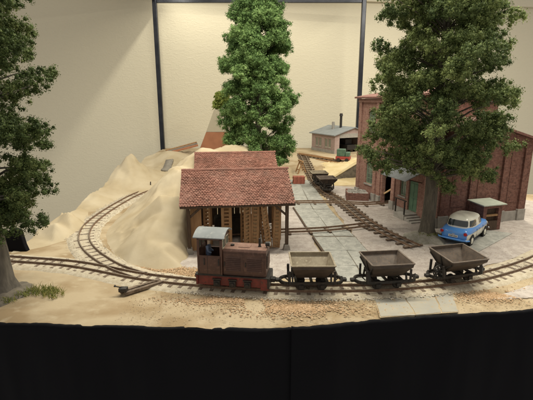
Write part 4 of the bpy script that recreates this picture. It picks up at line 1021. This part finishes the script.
    for (a, b) in ((.0, .62), (2.25, 2.75), (4.95, 5.42), (6.72, 7.32)):
        MB().prism([(a, .85), (b, .85), (b, zt(b)), (a, zt(a))], -.16, -.002, 'y').build('pilaster', 'brick_dark', t)
        MB().box(a - .05, b + .05, -.21, -.002, 0, .848).build('plinth', 'stone_grey', t, bevel=.02)
    MB().prism([(.0, 6.1), (2.2, 6.75), (7.32, 5.34), (7.32, 5.78), (2.2, 7.18), (.0, 6.53)], -.18, -.003, 'y').build('gable_band', 'brick_dark', t)
    for a, b in ((.63, 2.24), (2.76, 4.94), (5.43, 6.71)):
        MB().box(a + .06, b - .06, -.10, -.002, 0, .72).build('plinth', 'stone_grey', t)
        MB().box(a + .25, b - .25, -.035, -.002, 1.4, 4.9).build('recess_panel', 'brick_dark', t)
    # annex roof
    MB().prism([(-.0, 6.62), (2.2, 7.22), (7.85, 5.66), (7.85, 5.80), (2.2, 7.38), (.0, 6.76)], -.45, 4.0, 'y').build('annex_roof', 'main_tiles', t)
    # main block behind, gabled, right eave high
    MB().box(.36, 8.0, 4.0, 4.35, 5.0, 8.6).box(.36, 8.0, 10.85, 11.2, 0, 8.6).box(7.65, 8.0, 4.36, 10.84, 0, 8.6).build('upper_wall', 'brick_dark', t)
    MB().prism([(-.45, 8.62), (4.0, 9.3), (8.5, 8.62), (8.5, 8.76), (4.0, 9.46), (-.45, 8.76)], 3.6, 11.55, 'y').build('main_roof', 'main_tiles', t)
    for a_, b_ in ((4.02, 4.3), (10.86, 11.18)): MB().prism([(.36, 8.61), (7.99, 8.61), (4.0, 9.25)], a_, b_, 'y').build('gable', 'brick_dark', t)
    MB().prism([(-.35, 8.55), (.36, 8.55), (.36, 8.61), (-.35, 8.61)], -.1, 3.59, 'y').build('parapet', 'red_brick', t)
building()
Mb = Matrix.Translation(BC) @ Matrix.Rotation(BA, 4, 'Z')
def outhouse():
    p = Mb @ Vector((2.25, -1.55, .04)); t = thing('outhouse', 'small brick lean-to with pale green roof beside the blue car', 'outhouse', p, BA)
    for x in (0, 1.25): MB().box(x, x + .28, 0, 1.3, 0, 1.7).build('side_wall', 'brick_dark', t)
    MB().box(.281, 1.249, .25, .3, 0, 1.6).build('back_panel', 'wood_dark', t)
    MB().box(.281, 1.249, .0, .2, 0, .62).build('lower_panel', 'wood_dark', t)
    MB().box(.281, 1.249, .02, .16, .95, 1.08).build('beam', 'wood_tan', t)
    MB().box(.281, 1.249, .0, .1, 1.50, 1.7).build('lintel', 'brick_dark', t)
    MB().prism([(-.18, 1.71), (1.32, 1.8), (1.32, 1.87), (-.18, 1.78)], -.18, 1.72, 'x').build('roof', 'pale_roof', t, bevel=.01)
outhouse()
# brick edged box with gravel top by the far corner
def gravel_box():
    t = thing('gravel_bin', 'low red brick bin filled with grey rubble at the far corner of the factory', 'bin', (8.0, 36.3, .04), R(-8))
    for k, (a, b, c, d) in enumerate(((-.95, .95, -1.0, -.85), (-.95, .95, .85, 1.0), (-.95, -.8, -.85, .85), (.8, .95, -.85, .85))): MB().box(a, b, c, d, 0, .62).build('side_wall', 'brick_dark', t)
    MB().box(-.79, .79, -.84, .84, 0, .5).build('fill', 'stone_dark', t)
    r = random.Random(2); m = MB()
    for _ in range(140):
        x, y = r.uniform(-.85, .85), r.uniform(-.9, .9); s_ = r.uniform(.05, .1)
        m.box(x - s_, x + s_, y - s_, y + s_, .5, .55 + s_, Matrix.Rotation(0, 4, 'Z'))
    o = m.build('rubble', 'stone_grey', t); o['kind'] = 'stuff'
gravel_box()
# brick stack on the slabs and the little one on the hill
def brick_stack(label, loc, rz, nx, ny, nz_):
    t = thing('brick_stack', label, 'brick stack', loc, rz); me = None
    for k in range(nz_):
        for i in range(nx):
            for j in range(ny):
                if me is None: o = MB().box(-.19, .19, -.10, .10, 0, .14).build('brick', 'red_brick', t, bevel=.008); me = o
                else: o = me.copy(); COL.objects.link(o); o.parent = t
                o.location = (i * .4 - (nx - 1) * .2 + .02 * ((k * 7 + j) % 3 - 1), j * .215 - (ny - 1) * .1, k * .146)
brick_stack('block of stacked red bricks lying on the grey slabs', (3.35, 42.9, .08), R(3), 3, 4, 5)
zz = float(evA(np.array([[-5.6]]), np.array([[27.2]]))[0, 0])
brick_stack('small dark red stack on the hill left of the tiled roof', (-5.55, 27.0, zz + .0), R(7), 1, 3, 4)

# ------------------------------------------------------------------ back: ramp, far shed, machines, trestle
t = thing('ramp', 'dark stone loading ramp with sandy top below the far shed', 'ramp', (0, 0, 0))
MB().prism([(7.3, 44.6), (12.0, 43.9), (12.0, 45.6), (7.3, 45.2)], -.1, .05, 'z').build('footing', 'stone_dark', t)
m = MB(); m.add([(7.3, 44.55, 0), (12, 43.9, 0), (12, 43.9, 2.3), (9.7, 44.2, 1.95), (7.3, 44.55, .35), (7.3, 45.1, 0), (12, 45.4, 0), (12, 45.4, 2.3), (9.7, 45.25, 1.95), (7.3, 45.1, .35)],
    [(0, 1, 2, 3, 4), (9, 8, 7, 6, 5), (0, 4, 9, 5), (4, 3, 8, 9), (3, 2, 7, 8), (1, 6, 7, 2)]); m.build('ramp_wall', 'stone_dark', t)
m = MB(); m.add([(7.3, 44.50, .36), (9.7, 44.15, 1.97), (12, 43.85, 2.32), (12, 45.45, 2.32), (9.7, 45.3, 1.97), (7.3, 45.15, .36), (7.3, 44.50, .42), (9.7, 44.15, 2.03), (12, 43.85, 2.38), (12, 45.45, 2.38), (9.7, 45.3, 2.03), (7.3, 45.15, .42)],
    [(6, 7, 10, 11), (7, 8, 9, 10), (0, 1, 7, 6), (1, 2, 8, 7), (5, 11, 10, 4), (4, 10, 9, 3), (0, 6, 11, 5), (2, 3, 9, 8)]); m.build('ramp_top', 'yellow_sand', t)

def far_shed():
    a = R(26); t = thing('engine_shed', 'small pinkish engine shed with grey roof and open front at the back', 'shed', (9.05, 55.9, 1.45), a)
    W_, D_, h, zr = 6.0, 5.7, 2.45, 3.4
    LV = lambda u, d, z: (d, u, z); ops = [(.9, 1.6, .75, 1.95), (1.75, 2.45, .75, 1.95), (3.2, 3.9, .75, 1.95), (4.05, 4.75, .75, 1.95)]
    m = MB(); wall_panel(m, D_, h, .25, ops, LV); m.build('side_wall', 'shed_wall', t)
    for (u0, u1, c, d) in ops:
        w_ = MB().box(.08, .14, u0, u1, c, c + .08).box(.08, .14, u0, u1, d - .08, d).box(.08, .14, u0, u0 + .07, c + .08, d - .08).box(.08, .14, u1 - .07, u1, c + .08, d - .08).box(.09, .13, (u0 + u1) / 2 - .03, (u0 + u1) / 2 + .03, c + .08, d - .08).build('window', 'card_grey', t)
        for k in range(2): q = u0 + .07 + k * (u1 - u0 - .14) / 2; MB().box(.105, .112, q + .03, q + (u1 - u0 - .14) / 2 - .03, c + .08, d - .08).build('pane', 'glass_green', w_)
        MB().box(-.06, .08, u0 - .05, u1 + .05, c - .1, c - .003).build('sill', 'stone_grey', w_)
    MB().box(-.06, -.002, -.05, D_, 0, .45).build('plinth', 'stone_grey', t)
    MB().box(W_ - .25, W_, 0, D_, 0, h).build('side_wall', 'shed_wall', t)
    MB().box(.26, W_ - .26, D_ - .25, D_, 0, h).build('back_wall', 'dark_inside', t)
    MB().box(.26, .75, 0, .25, 0, h).build('front_wall', 'shed_wall', t); MB().box(W_ - .75, W_ - .26, 0, .25, 0, h).build('front_wall', 'shed_wall', t)
    MB().box(.76, W_ - .76, -.02, .22, 2.1, h + .2).build('lintel', 'stone_grey', t)
    MB().prism([(0, h + .01), (W_, h + .01), (W_ / 2, zr - .02)], 0, .22, 'y').build('gable', 'shed_wall', t)
    MB().prism([(-.3, h - .05), (W_ / 2, zr), (W_ + .3, h - .05), (W_ + .3, h + .06), (W_ / 2, zr + .11), (-.3, h + .06)], -.3, D_ + .3, 'y').build('roof', 'roof_grey', t)
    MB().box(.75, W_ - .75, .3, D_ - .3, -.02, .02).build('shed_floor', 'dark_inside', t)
    c_ = MB().cyl((2.45, 2.2, 2.9), (2.45, 2.2, 4.9), .17).build('chimney', 'black_metal', t); MB().cyl((2.45, 2.2, 4.9), (2.45, 2.2, 5.25), .25, .19).build('cowl', 'black_metal', c_)
    MB().cyl((1.75, 3.0, 2.9), (1.75, 3.0, 4.1), .2).build('vent_pipe', 'stone_grey', t)
    p = t.matrix_basis @ Vector((3.3, 1.6, .04)); e = thing('parked_engine', 'dark machine parked inside the far shed doorway', 'engine', p, a)
    MB().box(-.8, .8, -1, 1, .3, 1.0).box(-.55, .55, -.2, .9, 1.0, 1.75).build('body', 'black_metal', e, bevel=.05)
    for x in (-.7, .7):
        for y in (-.6, .6): MB().cyl((x - .06, y, .3), (x + .06, y, .3), .3, n=14).build('wheel', 'black_metal', e)
far_shed()

t = thing('green_engine', 'green machine on a red frame on the back track before the far shed', 'engine', (9.3, 50.7, 1.25), R(-20))
MB().box(-.85, .85, -.5, .5, .25, .62).build('frame', 'signal_red', t, bevel=.03)
MB().box(-.75, .25, -.42, .42, .625, 1.5).build('hood', 'machine_green', t, bevel=.08)
MB().box(.3, .8, -.45, .45, .625, 1.15).build('tank', 'machine_green', t, bevel=.06)
for x in (-.5, .5):
    for y in (-.52, .52): MB().cyl((x, y - .05, .22), (x, y + .05, .22), .22, n=14).build('wheel', 'black_metal', t)
t = thing('grab_machine', 'small green machine with raised arm standing on the ramp top', 'machine', (10.6, 44.8, 2.15), R(10))
MB().box(-.45, .45, -.4, .4, 0, .55).build('base', 'road_grey', t, bevel=.05)
MB().box(-.3, .25, -.3, .3, .555, 1.15).build('cab', 'machine_green', t, bevel=.08)
MB().tube([(-.2, -.2, .9), (-.7, -.3, .45), (-1.0, -.3, -.0)], [.09, .07, .06]).build('arm', 'road_grey', t)
MB().tube([(.1, 0, 1.1), (.0, 0, 1.35)], [.16, .12]).build('dome', 'machine_green', t)

t = thing('trestle', 'wooden A-frame trestle at the end of the slab road', 'trestle', (3.9, 47.5, .15), R(15))
for y in (-.45, .45):
    MB().bar((-.55, y, 0), (.05, y, 1.55), .12, .12).build('leg', 'wood_tan', t); MB().bar((.6, y, 0), (.0, y + .01, 1.5), .11, .11).build('leg', 'wood_tan', t)
MB().box(-.1, .1, -.7, .7, 1.5, 1.66).build('top_beam', 'wood_tan', t)
MB().box(-.35, -.23, -.45, .45, .6, .7).build('cross_bar', 'wood_tan', t)
t = thing('timber_barrier', 'long weathered timber lying along the sand below the far shed', 'timber', (0, 0, 0))
MB().bar((4.2, 54.2, 1.75), (8.2, 51.2, 1.45), .22, .22).build('beam', 'wood_tan', t)
MB().bar((6.2, 52.4, 1.2), (9.2, 50.0, 1.1), .2, .2).build('beam', 'wood_tan', t)

# left back: grey and terracotta block with a bush, planks and grey roadway
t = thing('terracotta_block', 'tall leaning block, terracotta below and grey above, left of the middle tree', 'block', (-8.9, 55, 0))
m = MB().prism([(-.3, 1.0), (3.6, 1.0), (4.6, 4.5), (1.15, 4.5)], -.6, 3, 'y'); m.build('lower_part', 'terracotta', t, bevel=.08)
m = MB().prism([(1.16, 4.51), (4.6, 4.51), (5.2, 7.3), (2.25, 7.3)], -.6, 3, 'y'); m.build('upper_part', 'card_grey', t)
r = np.random.default_rng(4); m = MB(); tn = []
for c in ((-6.3, 55.6, 7.9), (-5.6, 55.3, 8.3), (-6.0, 55.2, 8.9), (-5.0, 55.6, 8.0), (-5.3, 55.4, 9.2)):
    for _ in range(260):
        d = r.normal(size=3); d /= np.linalg.norm(d); p = np.array(c) + d * .6 * r.uniform(.6, 1.1); a = r.normal(size=3) * .13; b_ = r.normal(size=3) * .13
        m.add([p - a, p - b_, p + a, p + b_], [(0, 1, 2, 3)]); tn.append(r.uniform())
o = m.build('bush', 'leaf_bush', fix=False, tints=tn); tag(o, 'yellow green bush on top of the grey block beside the middle tree', 'bush')
t = thing('plank_stack', 'terracotta and grey planks lying on the crest behind the left hill', 'planks', (-10.9, 53, 1.9), R(18))
for k, (y, mt_) in enumerate(((0, 'terracotta'), (.42, 'road_grey'), (.84, 'wood_tan'))):
    MB().bar((-1.7, y, .1 + .1 * k), (2.3, y + .3, .95 + .14 * k), .36, .22).build('plank', mt_, t)
rd = catmull([(-11.6, 50.0), (-11.4, 48), (-11.0, 46), (-10.7, 44)], .4)
nr = frame_of(rd); P = np.zeros((2, len(rd), 3))
evB = tps(hillB)
for k, s_ in enumerate((-.45, .45)):
    for i in range(len(rd)):
        q = rd[i] + nr[i] * s_; P[k, i] = (q[0], q[1], float(evB(np.array([[q[0]]]), np.array([[q[1]]]))[0, 0]) + .22)
o = grid_mesh('road', P, 'road_grey'); struct(o); mm = o.modifiers.new('thick', 'SOLIDIFY'); mm.thickness = .2
